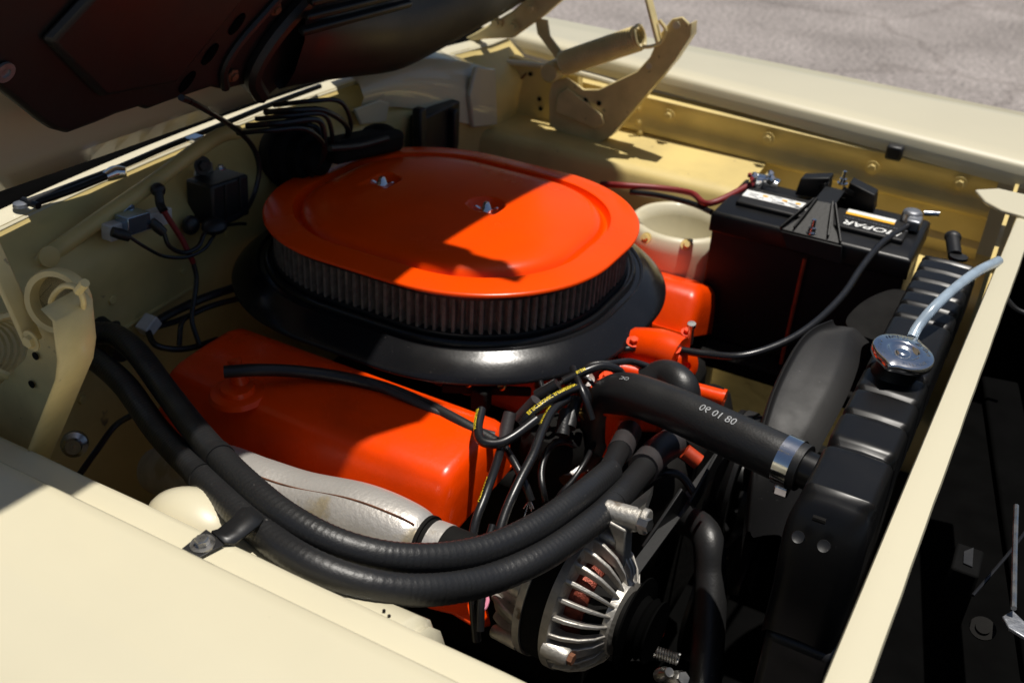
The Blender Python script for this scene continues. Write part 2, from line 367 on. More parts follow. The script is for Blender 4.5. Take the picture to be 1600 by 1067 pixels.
# firewall, curved in plan, with a pressed diagonal bead
def cowlx(y): return -1.092 + .055 * (y / .6) ** 2
bm = nb(); rows = []
for j in range(33):
    y = -.80 + 1.55 * j / 32; x = cowlx(max(-.62, min(.62, y))); r = []
    for z in (.030, .026, .012, -.01, -.04, -.08, -.12, -.18, -.24, -.32, -.42, -.62):
        bulge = .012 * math.exp(-((z + .05) / .03) ** 2)
        r.append((x + .06 * min(1, max(0, (.026 - z) / .05)) + bulge, y, z))
    rows.append(r)
sheet(bm, rows); obj('firewall', bm, 'creamshade', car, sharp=60)
bm = nb()
lo = [(-1.0220,-0.5442,-0.0488), (-1.0220,-0.4778,-0.0268), (-1.0220,-0.4315,-0.0111), (-1.0220,-0.3436,0.0087), (-1.0240,-0.2506,0.0263), (-1.0300,-0.1701,0.0418), (-1.0360,-0.1047,0.0483), (-1.0360,-0.0687,0.0431)]
tube(bm, lo, .011, 10); obj('bead', bm, 'creamshade', car)
bm = nb(); lathe(bm, (-1.0080,-0.4419,-0.0039), (1, -.2, .2), [(0, .013), (.003, .013), (.0035, .0115)], 24); obj('plug', bm, 'creamshade', car)
for k in range(12):
    y_ = -.60 + .1 * k
    bm = nb(); lathe(bm, (cowlx(max(-.62, min(.62, y_))) - .008, y_, .0305), (0, 0, 1), [(0, .0045), (.001, .004), (.0015, .002)], 12); obj('spot_weld', bm, 'cream', car)
for y_, z_ in ((-.52, -.10), (-.36, -.10), (-.30, -.17), (-.44, -.21), (-.22, -.12), (-.12, -.10), (-.5, -.28)):
    hexbolt('bolt', (cowlx(y_) + .060, y_, z_), (1, 0, 0), .0065, .006, 'creamshade', car)
bm = nb(); tube(bm, [(cowlx(y_) + .0605, y_, -.145 + .01 * math.sin(y_ * 7)) for y_ in (-.62, -.5, -.4, -.3, -.2)], .003, 6); obj('seam', bm, 'creamshade', car)
# cowl top: bright flange, black seal, panel behind
bm = nb(); rows = []
for j in range(41):
    y = -.80 + 1.55 * j / 40; x = cowlx(max(-.66, min(.66, y)))
    rows.append([(x + .002, y, .026), (x - .001, y, .0305), (x - .012, y, .0325), (x - .015, y, .0345), (x - .027, y, .035), (x - .032, y, .028)])
sheet(bm, rows); obj('cowl_flange', bm, 'cream', car, sharp=50)
bm = nb(); rows = []
for j in range(31):
    y = -.80 + 1.55 * j / 30; x = cowlx(max(-.66, min(.66, y))) - .026; w = .004 * math.sin(y * 23) * math.sin(y * 9)
    rows.append([(x, y, .03), (x - .004, y, .038 + w), (x - .02, y, .042 + w), (x - .035, y, .036), (x - .2, y, .03), (x - .5, y, .05)])
sheet(bm, rows); obj('cowl_seal', bm, 'seal_void', car, sharp=60)

# radiator support bar across the front, with its corner plate
bm = nb()
n0, n1 = V((-0.0225,-0.6062,-0.0020)), V((0.0104,0.4460,-0.0020)); r0, r1 = V((0.0060,-0.5889,-0.0020)), V((0.0355,0.4640,-0.0020))
rows = []
for i in range(41):
    t = -.18 + 1.26 * i / 40; a, b = n0 + (n1 - n0) * t, r0 + (r1 - r0) * t
    dn = .00018 * math.sin(i * 2.3) + .00015 * math.sin(i * .9)
    rows.append([a + V((.001, 0, -.045)), a + V((-.001, 0, -.004)), a + V((.0005, 0, 0)), a.lerp(b, .25) + V((0, 0, .0012 + dn)), a.lerp(b, .75) + V((0, 0, .001 + dn)), b + V((dn, 0, 0)), b + V((.0015 + dn, 0, -.004)), b + V((.001, 0, -.02))])
sheet(bm, rows); obj('radiator_support', bm, 'cream', car, sharp=50)
bm = nb(); slab(bm, [(-0.0583,0.4888,0.0040), (-0.0278,0.5174,0.0040), (0.0461,0.5143,0.0040), (0.0536,0.4091,0.0040), (0.0146,0.4205,0.0040), (-0.0123,0.4243,0.0040), (-0.0384,0.4472,0.0040)], (0, 0, -.006)); obj('corner_plate', bm, 'cream', car, bevel=.002)
bm = nb(); box(bm, (-.004, .54, -.22), (.006, .36, .34)); obj('baffle', bm, 'creamshade', car)
# black front cavity: grille back, its struts and bolts
bm = nb(); box(bm, (.42, 0, -.30), (.02, 1.5, .5)); obj('grille_back', bm, 'seal_void', car)
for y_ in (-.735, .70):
    bm = nb(); box(bm, (.22, y_, -.26), (.38, .01, .44)); obj('cavity_side', bm, 'seal_void', car)
bm = nb(); box(bm, (.22, 0, -.45), (.44, 1.44, .02)); obj('valance', bm, 'seal_void', car)
bm = nb(); bar(bm, (0.0544,0.2785,-0.2000), (0.1633,-0.2916,-0.2000), .05, .02); obj('strut', bm, 'seal_void', car, bevel=.004)
bm = nb(); box(bm, (.20, .10, -.03), (.30, 1.3, .004)); obj('top_shield', bm, 'blacksatin', car) if False else bm.free()
for c_ in ((0.1023,-0.1895,-0.2500), (0.1329,-0.0925,-0.2500)):
    bm = nb(); lathe(bm, c_, (0, -.4, 1), [(0, .014), (.002, .014), (.0025, .008), (.005, .008)], 20); obj('bolt', bm, 'blackmatte', car, sharp=30)
for k in range(9):
    bm = nb(); box(bm, (.30, -.60 + .15 * k, -.24), (.03, .012, .34)); obj('grille_bar', bm, 'gridblack', car, bevel=.002)
for z_ in (-.10, -.24, -.38):
    bm = nb(); box(bm, (.27, 0, z_), (.012, 1.40, .018)); obj('grille_rail', bm, 'gridblack', car, bevel=.002)
bm = nb(); slab(bm, [(0.0621,-0.1340,-0.2000), (0.0708,-0.1210,-0.2000), (0.0739,-0.1561,-0.2000), (0.0643,-0.1548,-0.2000)], (0, 0, .001)); obj('tag', bm, 'blacksatin', car)
bm = nb(); box(bm, V((0.0681,-0.1427,-0.2000)) + V((.0, 0, -.061)), (.03, .05, .12)); obj('tag_bracket', bm, 'gridblack', car, bevel=.003)
bm = nb(); tube(bm, [(0.0951,-0.1317,-0.1200), (0.1004,-0.2007,-0.1200), (0.1089,-0.3012,-0.1200)], .0028, 8); obj('latch_rod', bm, 'steel', car)
bm = nb(); tube(bm, [(0.0806,-0.2030,-0.2000), (0.1079,-0.1159,-0.1900), (0.1229,-0.0551,-0.1900)], .002, 8); obj('cable', bm, 'wire', car)
bm = nb(); tube(bm, [(0.0258,0.2627,-0.0600), (0.0452,0.2318,-0.0600), (0.0696,0.2271,-0.0600)], .004, 8); obj('cable', bm, 'wire', car)
bm = nb(); slab(bm, [(0.1019,-0.3057,-0.1300), (0.1096,-0.2911,-0.1300), (0.1245,-0.3042,-0.1300), (0.1263,-0.3248,-0.1300), (0.1089,-0.3186,-0.1300)], (0, 0, -.004)); obj('latch_hook', bm, 'lead', car, bevel=.001)

# ------------------------------------------------------------------ hood
TH = math.radians(66.5); HU = V((math.cos(TH), 0, math.sin(TH))); HN = V((math.sin(TH), 0, -math.cos(TH))); H0 = V((-1.03, 0, .078))
def hcurve(u, y): k = max(0, 1 - u / .4); return V(((cowlx(max(-.66, min(.66, y))) + 1.05) * k, 0, .7 * (cowlx(max(-.66, min(.66, y))) + 1.05) * k))
def hfront(y): t = min(1, max(0, (y + .02) / .45)); return 1.27 - .13 * (1 - t * t * (3 - 2 * t))
def hp(u, y, d=0): return H0 + HU * u + V((0, y, 0)) + HN * d
hood = thing('hood', 'open hood over the engine, cream skin with black underside duct', 'hood', (-1.03, 0, .07))
bm = nb(); rows = []
for i in range(31):
    row = []
    for j in range(33):
        y = -.745 + 1.49 * j / 32; u = .012 + (hfront(y) - .012) * i / 30
        row.append(hp(u, y, -.012 * math.cos((j / 32 - .5) * math.pi)) + hcurve(u, y))
    rows.append(row)
sheet(bm, rows)
o = obj('skin', bm, 'cream', hood, sharp=60)
sm = o.modifiers.new('t', 'SOLIDIFY'); sm.thickness = .012; sm.offset = 0
bm = nb()
for y in (-.72, .72): bar(bm, hp(.10, y, .02), hp(1.12, y, .02), .03, .04, HN)
bar(bm, hp(1.08, -.70, .02), hp(1.08, .0, .02), .05, .04, HN); bar(bm, hp(1.08, .0, .02), hp(1.20, .70, .02), .05, .04, HN)
obj('inner_frame', bm, 'creamshade', hood, bevel=.006)
# black pressed underside panel, a chamfered pan hung below the skin
def ring(pts, s):
    c = sum((V(p) for p in pts), V((0, 0, 0))) / len(pts); return [c + (V(p) - c) * s for p in pts]
out = [(-0.8744,-0.5957,0.3104), (-0.8979,-0.5510,0.2564), (-0.9267,-0.4808,0.1903), (-0.9335,-0.4618,0.1744), (-0.9384,-0.4412,0.1633), (-0.9377,-0.4003,0.1648), (-0.9365,-0.3729,0.1676), (-0.9367,-0.3358,0.1672), (-0.9400,-0.3238,0.1595), (-0.9394,-0.2890,0.1611), (-0.9392,-0.2676,0.1614), (-0.9392,-0.2137,0.1614), (-0.9439,-0.1864,0.1507), (-0.9459,-0.1288,0.1461), (-0.9600,-0.1016,0.1136), (-0.9632,-0.0851,0.1061), (-0.9593,-0.0780,0.1153), (-0.9543,-0.0524,0.1267), (-0.9396,-0.0195,0.1604), (-0.8742,0.0191,0.3108), (-0.7440,-0.1484,0.6105), (-0.7579,-0.6705,0.5785)]
bm = nb(); loft(bm, [[V(p) - HN * .042 for p in out], [V(p) - HN * .008 for p in out], ring(out, .988)])
pan = obj('underside_panel', bm, 'hoodblack', hood, bevel=.006)
bm = nb(); fld = [(-0.9184,-0.4103,0.2043), (-0.9240,-0.2913,0.1914), (-0.8679,-0.1707,0.3203), (-0.8453,-0.4039,0.3725), (-0.8809,-0.4988,0.2905)]
loft(bm, [fld, [p + HN * .010 for p in ring(fld, .93)]]); obj('pressed_field', bm, 'hoodblack', pan, bevel=.004)
bm = nb(); tube(bm, [(-0.9483,-0.1114,0.1256), (-0.9296,-0.1456,0.1634), (-0.9113,-0.1311,0.2056), (-0.8920,-0.0859,0.2499), (-0.8705,-0.0152,0.2994)], .012, 8); obj('ridge', bm, 'hoodblack', pan)
bm = nb(); tube(bm, [(-0.9379,-0.1898,0.1568), (-0.9256,-0.2021,0.1852), (-0.9118,-0.1877,0.2169), (-0.8951,-0.1452,0.2554), (-0.8813,-0.1090,0.2871)], .006, 8); obj('ridge', bm, 'hoodblack', pan)
# the air duct beside it with a rolled lip, and the slotted vent above
bm = nb()
lip = spline([(-0.9428,-0.0800,0.1280), (-0.9312,-0.0468,0.1297), (-0.9304,0.0408,0.1190), (-0.9388,0.1682,0.0996), (-0.9419,0.2654,0.1000), (-0.9417,0.4087,0.1106), (-0.9455,0.5783,0.1218), (-0.9487,0.7412,0.1397)], 4); rows = []
up_ = HU
for k, p in enumerate(lip):
    t = k / (len(lip) - 1); b = .35 + .65 * math.sin(math.pi * min(1, .08 + t * .9))
    rows.append([p + up_ * .03 - HN * .05, p + up_ * .006 - HN * .02, p, p + up_ * .012 + HN * .018 * b, p + up_ * .04 + HN * .03 * b, p + up_ * .09 + HN * .03 * b, p + up_ * .12 + HN * .012 * b, p + up_ * .14 - HN * .02, p + up_ * .5 - HN * .03])
sheet(bm, rows); obj('duct_lip', bm, 'hoodblack', hood, sharp=70)
for k in range(5):
    bm = nb(); a_, b_ = V((-0.8670,-0.1190,0.2271)), V((-0.8700,0.1376,0.2202)); bar(bm, a_ + up_ * .022 * k, b_ + up_ * .022 * k, .010, .012, HN); obj('vent_slat', bm, 'blackgloss', hood, bevel=.003)
for c_ in ((-0.9321,-0.1810,0.1726), (-0.8970,-0.1307,0.2534)):
    bm = nb(); lathe(bm, c_, HN, [(0, .010), (.002, .010), (.003, .006), (.006, .006)], 6); obj('bolt', bm, 'rust', hood)
for c_ in ((-0.9288,-0.2641,0.1842), (-0.9159,-0.2339,0.2137), (-0.9021,-0.1975,0.2456)):
    bm = nb(); e1 = (HU * .8 + V((0, .6, 0))).normalized(); e2 = e1.cross(HN)
    slab(bm, [V(c_) + e1 * .016 * math.cos(a) + e2 * .008 * math.sin(a) for a in [k * math.pi / 8 for k in range(16)]], HN * .0015); obj('hole', bm, 'seal_void', hood)
bm = nb(); lathe(bm, (-0.8925,-0.5350,0.2637), HN, [(0, .011), (.003, .011), (.003, .0055), (.001, .0055)], 20); obj('washer', bm, 'lead', hood)
# latch hook at the middle of the front edge
bm = nb()
bar(bm, hp(1.12, .02, .01), hp(1.12, .02, .08), .05, .03, HU); bar(bm, hp(1.12, .022, .07), hp(1.13, .028, .165), .03, .02, HU); bar(bm, hp(1.13, .032, .12), hp(1.10, .032, .14), .02, .016, HN)
obj('latch', bm, 'steel', hood, bevel=.003)
bm = nb(); slab(bm, [hp(1.11, -.30, .0), hp(1.11, -.285, .085), hp(1.11, -.17, .165), hp(1.11, -.12, .165), hp(1.11, -.11, .0)], HU * .004); obj('shade_plate', bm, 'steel', hood, bevel=.002)  # unseen plate, added to cast shade on the near valve cover

# ------------------------------------------------------------------ hood hinges
def ringwire(bm, c, axis, R, r, arc=(0, 360), n=24):
    a = V(axis).normalized(); u = a.orthogonal().normalized(); w = a.cross(u)
    tube(bm, [V(c) + (u * math.cos(math.radians(arc[0] + (arc[1] - arc[0]) * k / n)) + w * math.sin(math.radians(arc[0] + (arc[1] - arc[0]) * k / n))) * R for k in range(n + 1)], r, 8, smooth=False)
bm = nb()
pl = [(-0.6416,0.6550,0.1405), (-0.6227,0.6550,0.1469), (-0.6076,0.6550,0.1367), (-0.6055,0.6550,0.1141), (-0.6307,0.6550,0.0629), (-0.7401,0.6550,-0.1040), (-0.7581,0.6550,-0.1185), (-0.7903,0.6550,-0.1214), (-0.8585,0.6550,-0.1158), (-0.8737,0.6550,-0.1082), (-0.8799,0.6550,-0.0483), (-0.8751,0.6550,-0.0188), (-0.8436,0.6550,-0.0053), (-0.8043,0.6550,-0.0209), (-0.7731,0.6550,-0.0150), (-0.6980,0.6550,0.0339), (-0.6758,0.6550,0.0645), (-0.6623,0.6550,0.1082)]
slab(bm, pl, (0, .006, 0)); fh = hb = obj('hood_hinge', bm, 'hinge', car, bevel=.002)
bm = nb(); ed = [(-0.6076,0.6550,0.1367), (-0.6055,0.6550,0.1141), (-0.6307,0.6550,0.0629), (-0.7401,0.6550,-0.1040), (-0.7581,0.6550,-0.1185), (-0.7903,0.6550,-0.1214), (-0.8585,0.6550,-0.1158)]
loft(bm, [[V(p) + V((0, dy, 0)) + V((dx, 0, dz)) for dy, dx, dz in ((0, 0, 0), (.03, .001, .001), (.03, .004, .002), (0, .004, .002))] for p in ed]); obj('bracket_flange', bm, 'hinge', fh)
for c_, r in (((-0.6312,0.6540,0.1309), .007), ((-0.6746,0.6540,0.0481), .006)):
    bm = nb(); lathe(bm, c_, (0, -1, 0), [(0, r), (.0015, r)], 16); obj('hole', bm, 'cream', hb)
for c_ in ((-0.8397,0.6540,-0.0598), (-0.7685,0.6540,-0.0419), (-0.7977,0.6540,-0.0412), (-0.8184,0.6540,-0.0753)):
    bm = nb(); lathe(bm, c_, (0, -1, 0), [(0, .005), (.0012, .005)], 14); obj('hole', bm, 'blackmatte', hb)
for c_ in ((-0.7653,0.6520,-0.0770), (-0.8031,0.6520,-0.0769)):
    hexbolt('bolt', c_, (0, -1, 0), .006, .006, 'hinge', hb)
bm = nb(); slab(bm, [(-0.8568,0.6450,-0.0414), (-0.8358,0.6450,-0.0219), (-0.7569,0.6450,-0.0604), (-0.7496,0.6450,-0.0771), (-0.7675,0.6450,-0.0913), (-0.8568,0.6450,-0.0754)], (0, .004, 0)); obj('link_plate', bm, 'hinge', fh, bevel=.002)
bm = nb(); helix(bm, (-0.8459,0.6400,0.0254), (-0.6960,0.6400,0.0997), .0212, .0033, 27); obj('spring', bm, 'hinge', fh)
bm = nb(); ringwire(bm, (-0.6938,0.6400,0.1024), (1.0000,-2.0025,0.8243) if False else (.9, 0, .35), .0215, .0032); tube(bm, [(-0.6826,0.6300,0.0875), (-0.6672,0.6350,0.0903), (-0.6551,0.6500,0.0975), (-0.6493,0.6500,0.1195), (-0.6640,0.6500,0.1356)], .0035, 8)
obj('spring_hook', bm, 'hinge', fh)
bm = nb(); lathe(bm, (-0.8695,0.6400,0.0061), (0, -1, 0), [(-.03, .02), (.01, .02), (.014, .017)], 22); obj('pivot', bm, 'hinge', fh)
bm = nb(); bar(bm, (-0.7007,0.6450,0.2011), (-0.6570,0.6450,0.0982), .006, .026, (0, 1, 0)); obj('arm', bm, 'hinge', fh, bevel=.002)
bm = nb(); loft(bm, [[V(p) + V((dx, dy, 0)) for dx, dy in ((-.014, -.003), (.014, -.003), (.014, .003), (-.014, .003))] for p in ((-0.9045,0.6500,0.1000), (-0.8966,0.6500,0.0706), (-0.8511,0.6500,0.0286))]); obj('arm', bm, 'hinge', fh, bevel=.002)
bm = nb()
slab(bm, [(-1.1090,0.6400,0.0115), (-1.0422,0.6400,0.0549), (-0.9646,0.6400,0.1070), (-0.9250,0.6400,0.1467), (-0.8440,0.6400,0.1585), (-0.8945,0.6400,0.1094), (-0.9616,0.6400,0.0555), (-1.0268,0.6400,0.0422)], (0, .02, 0)); obj('mounting_plate', bm, 'hinge', fh, bevel=.004)
for c_ in ((-0.9955,0.6360,0.0807), (-0.9579,0.6360,0.0793), (-0.9209,0.6360,0.1192)):
    hexbolt('bolt', c_, (0, -1, 0), .007, .007, 'hinge', fh)

bm = nb()
pl = [(-0.7053,-0.6550,0.1224), (-0.6839,-0.6550,0.1401), (-0.6717,-0.6550,0.1326), (-0.6756,-0.6550,0.0930), (-0.6837,-0.6550,0.0705), (-0.7118,-0.6550,0.0247), (-0.7874,-0.6550,-0.0976), (-0.8352,-0.6550,-0.1059), (-0.9090,-0.6550,-0.1190), (-0.9082,-0.6550,-0.0852), (-0.8258,-0.6550,-0.0075), (-0.7786,-0.6550,0.0382), (-0.7590,-0.6550,0.0726), (-0.7306,-0.6550,0.1017)]
slab(bm, pl, (0, .004, 0)); nh = hb = obj('hood_hinge', bm, 'hinge', car, bevel=.0015)
bm = nb(); ed = [(-0.6839,-0.6550,0.1401), (-0.6717,-0.6550,0.1326), (-0.6756,-0.6550,0.0930), (-0.6837,-0.6550,0.0705), (-0.7118,-0.6550,0.0247), (-0.7874,-0.6550,-0.0976)]
loft(bm, [[V(p) + V((dx, dy, 0)) for dx, dy in ((.001, .002), (.0045, -.004), (.0055, -.040), (.0025, -.041), (-.001, -.006))] for p in ed]); obj('bracket_flange', bm, 'hinge', nh, sharp=80)
for c_ in ((-0.7577,-0.6570,0.0491), (-0.7725,-0.6570,0.0126)):
    bm = nb(); lathe(bm, c_, (0, -1, 0), [(0, .004), (.001, .004)], 14); obj('hole', bm, 'blackmatte', hb)
bm = nb(); lathe(bm, (-0.7191,-0.6500,0.1160), (.35, -1, .25), [(-.006, .029), (.005, .030), (.0075, .0285), (.007, .0235), (-.006, .0225)], 30); obj('spring_eye', bm, 'hinge', nh)
bm = nb(); lathe(bm, (-0.7191,-0.6500,0.1160), (.35, -1, .25), [(-.008, .024), (-.006, .024)], 30); obj('eye_dark', bm, 'seal_void', nh)  # black disc put in to darken the hollow of the eye
bm = nb(); tube(bm, [(-0.7156,-0.6600,0.1021), (-0.7087,-0.6650,0.1258), (-0.6831,-0.6700,0.1493), (-0.6654,-0.6700,0.1533), (-0.6629,-0.6680,0.1411), (-0.6784,-0.6600,0.1190)], .0026, 8); tube(bm, [(-0.6646,-0.6700,0.1506), (-0.6513,-0.6720,0.1631)], .004, 8); obj('hook', bm, 'hinge', nh)
bm = nb(); helix(bm, (-0.8097,-0.6400,0.0346), (-1.0100,-0.6200,-0.0583), .030, .0036, 15); obj('spring', bm, 'hinge', nh)
bm = nb(); bar(bm, (-0.7884,-0.6700,0.2181), (-0.7381,-0.6700,0.0765), .006, .018, (0, 1, 0)); obj('arm', bm, 'hinge', nh, bevel=.002)
hexbolt('bolt', (-0.7306,-0.6760,0.0840), (0, -1, 0), .006, .006, 'hinge', nh)

# ------------------------------------------------------------------ air cleaner
ac = thing('air_cleaner', 'large oval air cleaner with orange lid and exposed pleated filter', 'air cleaner', (-.714, .014, -.115))
CX, CY, AA, AB, AR = -.714, .017, .265, .236, .205
NUTS = [(-0.8437,0.0242,-0.0170), (-0.6667,0.0318,-0.0170)]
def lidz(x, y, z):
    for nx, ny, _ in NUTS:
        d = math.hypot(x - nx, y - ny) / .028
        if d < 1: z -= .014 * (1 - d ** 5)
    return z
bm = nb()
pf = [(-.010, -.0350), (-.0012, -.0350), (0, -.0340), (0, -.0315), (-.0012, -.0300), (-.004, -.0292), (-.03, -.0268), (-.0395, -.0262), (-.0420, -.0268), (-.0435, -.0345), (-.046, -.0385), (-.050, -.0385), (-.0525, -.0365), (-.055, -.0310), (-.059, -.0262), (-.065, -.0225), (-.073, -.0198), (-.092, -.0180)]
rings = []
for off, z in pf: rings.append([V((x, y, lidz(x, y, z))) for x, y in rrect(CX, CY, AA, AB, AR, off, 30)])
last = rrect(CX, CY, AA, AB, AR, pf[-1][0], 30)
for i in range(1, 110):
    f_ = 1 - i / 110; rings.append([V((CX + (x - CX) * f_, CY + (y - CY) * f_, lidz(CX + (x - CX) * f_, CY + (y - CY) * f_, -.0180 + .0045 * (1 - f_ * f_)))) for x, y in last])
loft(bm, rings, True, False, True)
lid = obj('lid', bm, 'lid', ac, sharp=50)
for nx, ny, nz in NUTS:
    bm = nb(); z0 = -.0315; q = 1.15; lathe(bm, (nx, ny, z0), (0, 0, 1), [(0, .0195), (.002, .0195), (.003, .011), (.010, .0095), (.0125, .0075), (.020, .004), (.021, .002)], 24)
    for s in (-1, 1):
        loft(bm, [[V((nx, ny, z0)) + q * V((s * dx * .9, s * dx * .35 + w, dz)) for w, dz in ((-.0016, h0), (.0016, h0), (.0016, h1), (-.0016, h1))] for dx, h0, h1 in ((.004, .002, .007), (.009, .003, .010), (.0135, .004, .0125), (.016, .006, .0115))])
    obj('wing_nut', bm, 'chrome', ac, bevel=.0008)
# pleated filter ring: one folded sheet
bm = nb(); ol = [V((x, y, 0)) for x, y in rrect(CX, CY, AA, AB, AR, -.012, 40)]
L = [0]
for a, b in zip(ol, ol[1:] + ol[:1]): L.append(L[-1] + (b - a).length)
NP = int(L[-1] / .0122); cols = []
def onloop(d):
    d %= L[-1]; i = 0
    while i < len(ol) - 1 and L[i + 1] < d: i += 1
    return ol[i].lerp(ol[(i + 1) % len(ol)], (d - L[i]) / max(1e-9, L[i + 1] - L[i])), (ol[(i + 1) % len(ol)] - ol[i])
for k in range(NP):
    for f_, dep in ((0, 0), (.16, .0006), (.34, .011), (.62, .011), (.84, .0006)):
        p, t = onloop((k + f_ + .05 * math.sin(k * 1.7)) * L[-1] / NP)
        nrm = V((t.y, -t.x, 0)).normalized() if t.length > 1e-9 else (p - V((CX, CY, 0))).normalized()
        q = p - nrm * dep; jit = .0006 * random.random()
        cols.append([V((q.x, q.y, z)) - nrm * jit for z in (-.1005, -.070, -.038)])
sheet(bm, [list(c) for c in zip(*(cols + cols[:1]))]); fl = obj('filter', bm, 'filter', ac, sharp=25)
for zz in (-.0405, -.0965):
    bm = nb(); lp = rrect(CX, CY, AA, AB, AR, -.011, 24)
    loft(bm, [[V((x, y, zz + d)) for x, y in rrect(CX, CY, AA, AB, AR, o_, 24)] for o_, d in ((-.03, -.003), (-.0105, -.003), (-.0095, 0), (-.0105, .003), (-.03, .003))], True, False, False)
    obj('filter_rim', bm, 'rubber', fl, sharp=60)
bm = nb()
pb = [(-.10, -.130), (-.03, -.126), (-.03, -.101), (-.018, -.0995), (-.006, -.0995), (-.003, -.0968), (.0, -.0968), (.002, -.0995), (.003, -.1045), (.009, -.1055), (.0105, -.1035), (.0135, -.1030), (.016, -.1045), (.022, -.1068), (.034, -.1140), (.044, -.1218), (.0485, -.1258), (.0505, -.1285), (.0505, -.1308), (.0485, -.1310), (.046, -.1275), (.03, -.1165), (.01, -.1135), (-.06, -.134), (-.10, -.136)]
loft(bm, [[V((x, y, z)) for x, y in rrect(CX, CY, AA, AB, AR, o_, 28)] for o_, z in pb], True, True, True)
obj('base', bm, 'basep', ac, sharp=38)

# ------------------------------------------------------------------ engine
en = thing('engine', 'orange V8 engine block with valve covers and intake', 'engine', (-.6, 0, -.65))
bm = nb(); box(bm, (-.60, 0, -.44), (.50, .44, .36)); obj('block', bm, 'blackmatte', en, bevel=.02)  # orange block coloured black, deep shade put into its colour
bm = nb(); box(bm, (-.62, 0, -.19), (.40, .26, .10)); obj('intake_manifold', bm, 'orangedirty', en, bevel=.02)
bm = nb(); lathe(bm, (-.70, .01, -.16), (0, 0, 1), [(0, .09), (.045, .09)], 30); obj('carburettor', bm, 'blackmatte', en)
def valve_cover(sgn, xa, xb, ya, yb, za, zb):
    """pressed tin cover: ya/za the low outer edge, yb/zb the inner top edge"""
    bm = nb(); rings = []
    O, I = V((0, ya, za)), V((0, yb, zb)); nrm = V((0, -(zb - za), (yb - ya)));
    if nrm.z < 0: nrm = -nrm
    nrm.normalize(); w = (I - O).length; d = (I - O).normalized()
    xs = [(-0.0, .16), (.004, .55), (.014, .85), (.03, .97), (.05, 1), (.25, 1), (.5, 1), (.75, 1), (.95, 1), (.97, .97), (.986, .85), (.996, .55), (1, .16)]
    for t, h in xs:
        x = xa + (xb - xa) * t; e = (1 - h) * .02; hh = .074 * h; r = []
        wav = .013 * math.exp(-((t - .56) / .035) ** 2) + .007 * math.exp(-((t - .30) / .03) ** 2)
        for a, b in ((-.012, -.004), (-.012, .0), (0, .005), (.008 + wav, .28), (.020 + wav, .62), (.029 + wav * .5, .86), (.037, .95), (.050, 1.0), (w * .5, 1.02), (w - .04, 1.0), (w - .02, .92), (w - .008, .7), (w, .0), (w + .01, 0), (w + .01, -.004)):
            aa = e + a * (1 - 2 * e / w) if a > 0 else a + e
            r.append(V((x, 0, 0)) + O + d * aa + nrm * (b * hh if abs(b) > .004 else b))
        rings.append(r)
    loft(bm, rings, True, True, True); return obj('valve_cover', bm, 'orange', en, sharp=70)
vc = valve_cover(-1, -.885, -.452, -.432, -.252, -.212, -.206)
valve_cover(1, -.84, -.385, .38, .20, -.30, -.222)
bm = nb(); bar(bm, (-.88, -.436, -.2165), (-.455, -.436, -.2165), .024, .006); obj('gasket', bm, 'blackmatte', vc)
# filler boss and breather stub on the near cover
bm = nb(); lathe(bm, (-0.7658,-0.3954,-0.1390), (0, -.05, 1), [(-.004, .036), (.002, .033), (.004, .027), (.004, .022), (.010, .020), (.010, .012)], 30); obj('boss', bm, 'orange', vc)
bm = nb(); lathe(bm, (-0.7683,-0.3874,-0.1340), (-.3, .1, 1), [(0, .011), (.016, .011), (.016, .0085), (.034, .0085)], 16); obj('breather_stub', bm, 'orange', vc)
for c_ in ((-.80, -.440, -.206), (-.70, -.440, -.206), (-.60, -.440, -.206), (-.50, -.440, -.206)):
    hexbolt('bolt', c_, (0, -.5, .8), .006, .006, 'orange', vc)
# front cover in black standing for shade, water pump and thermostat housing in orange
bm = nb(); box(bm, (-.315, 0, -.42), (.07, .30, .34)); obj('front_cover', bm, 'blackmatte', en, bevel=.03)
bm = nb()
tube(bm, [(-0.4070,-0.0102,-0.1500), (-0.3635,-0.0172,-0.1350), (-0.3328,-0.0206,-0.1350)], .030, 14); sphere(bm, (-0.3762,-0.0006,-0.1600), .05, (1.1, .9, .7))
obj('water_outlet', bm, 'orange', en)
bm = nb(); tube(bm, [(-0.3100,-0.0477,-0.1600), (-0.2619,-0.0435,-0.1600)], .0115, 16, seg=3); lathe(bm, (-0.2619,-0.0435,-0.1600), (1, .05, -.04), [(0, .013), (.004, .013), (.004, .004), (.001, .004)], 18); obj('boss_pipe', bm, 'orange', en, sharp=50)
bm = nb(); lathe(bm, (-0.3298,-0.0131,-0.1500), (.8, -.4, .2), [(-.03, .024), (.006, .024), (.009, .021), (.009, .008), (.004, .008)], 24); obj('boss', bm, 'orange', en, sharp=50)
bm = nb(); loft(bm, [[V(p) + V((0, dy, dz)) for dy, dz in ((-.018, -.01), (.02, -.01), (.02, .012), (-.018, .012))] for p in ((-0.4218,-0.0898,-0.1700), (-0.4026,-0.0385,-0.1650), (-0.3453,-0.0297,-0.1650), (-0.3104,-0.0353,-0.1700))]); obj('crossover', bm, 'orange', en, bevel=.006)
bm = nb(); slab(bm, [(-0.4503,-0.1120,-0.1580), (-0.4450,-0.0421,-0.1580), (-0.4263,0.0376,-0.1580), (-0.3772,0.0749,-0.1580), (-0.3422,0.0566,-0.1650), (-0.3201,0.0056,-0.1750), (-0.3313,-0.0621,-0.1750), (-0.3887,-0.1013,-0.1700)], (0, 0, -.06)); obj('intake_front', bm, 'orange', en, bevel=.008)
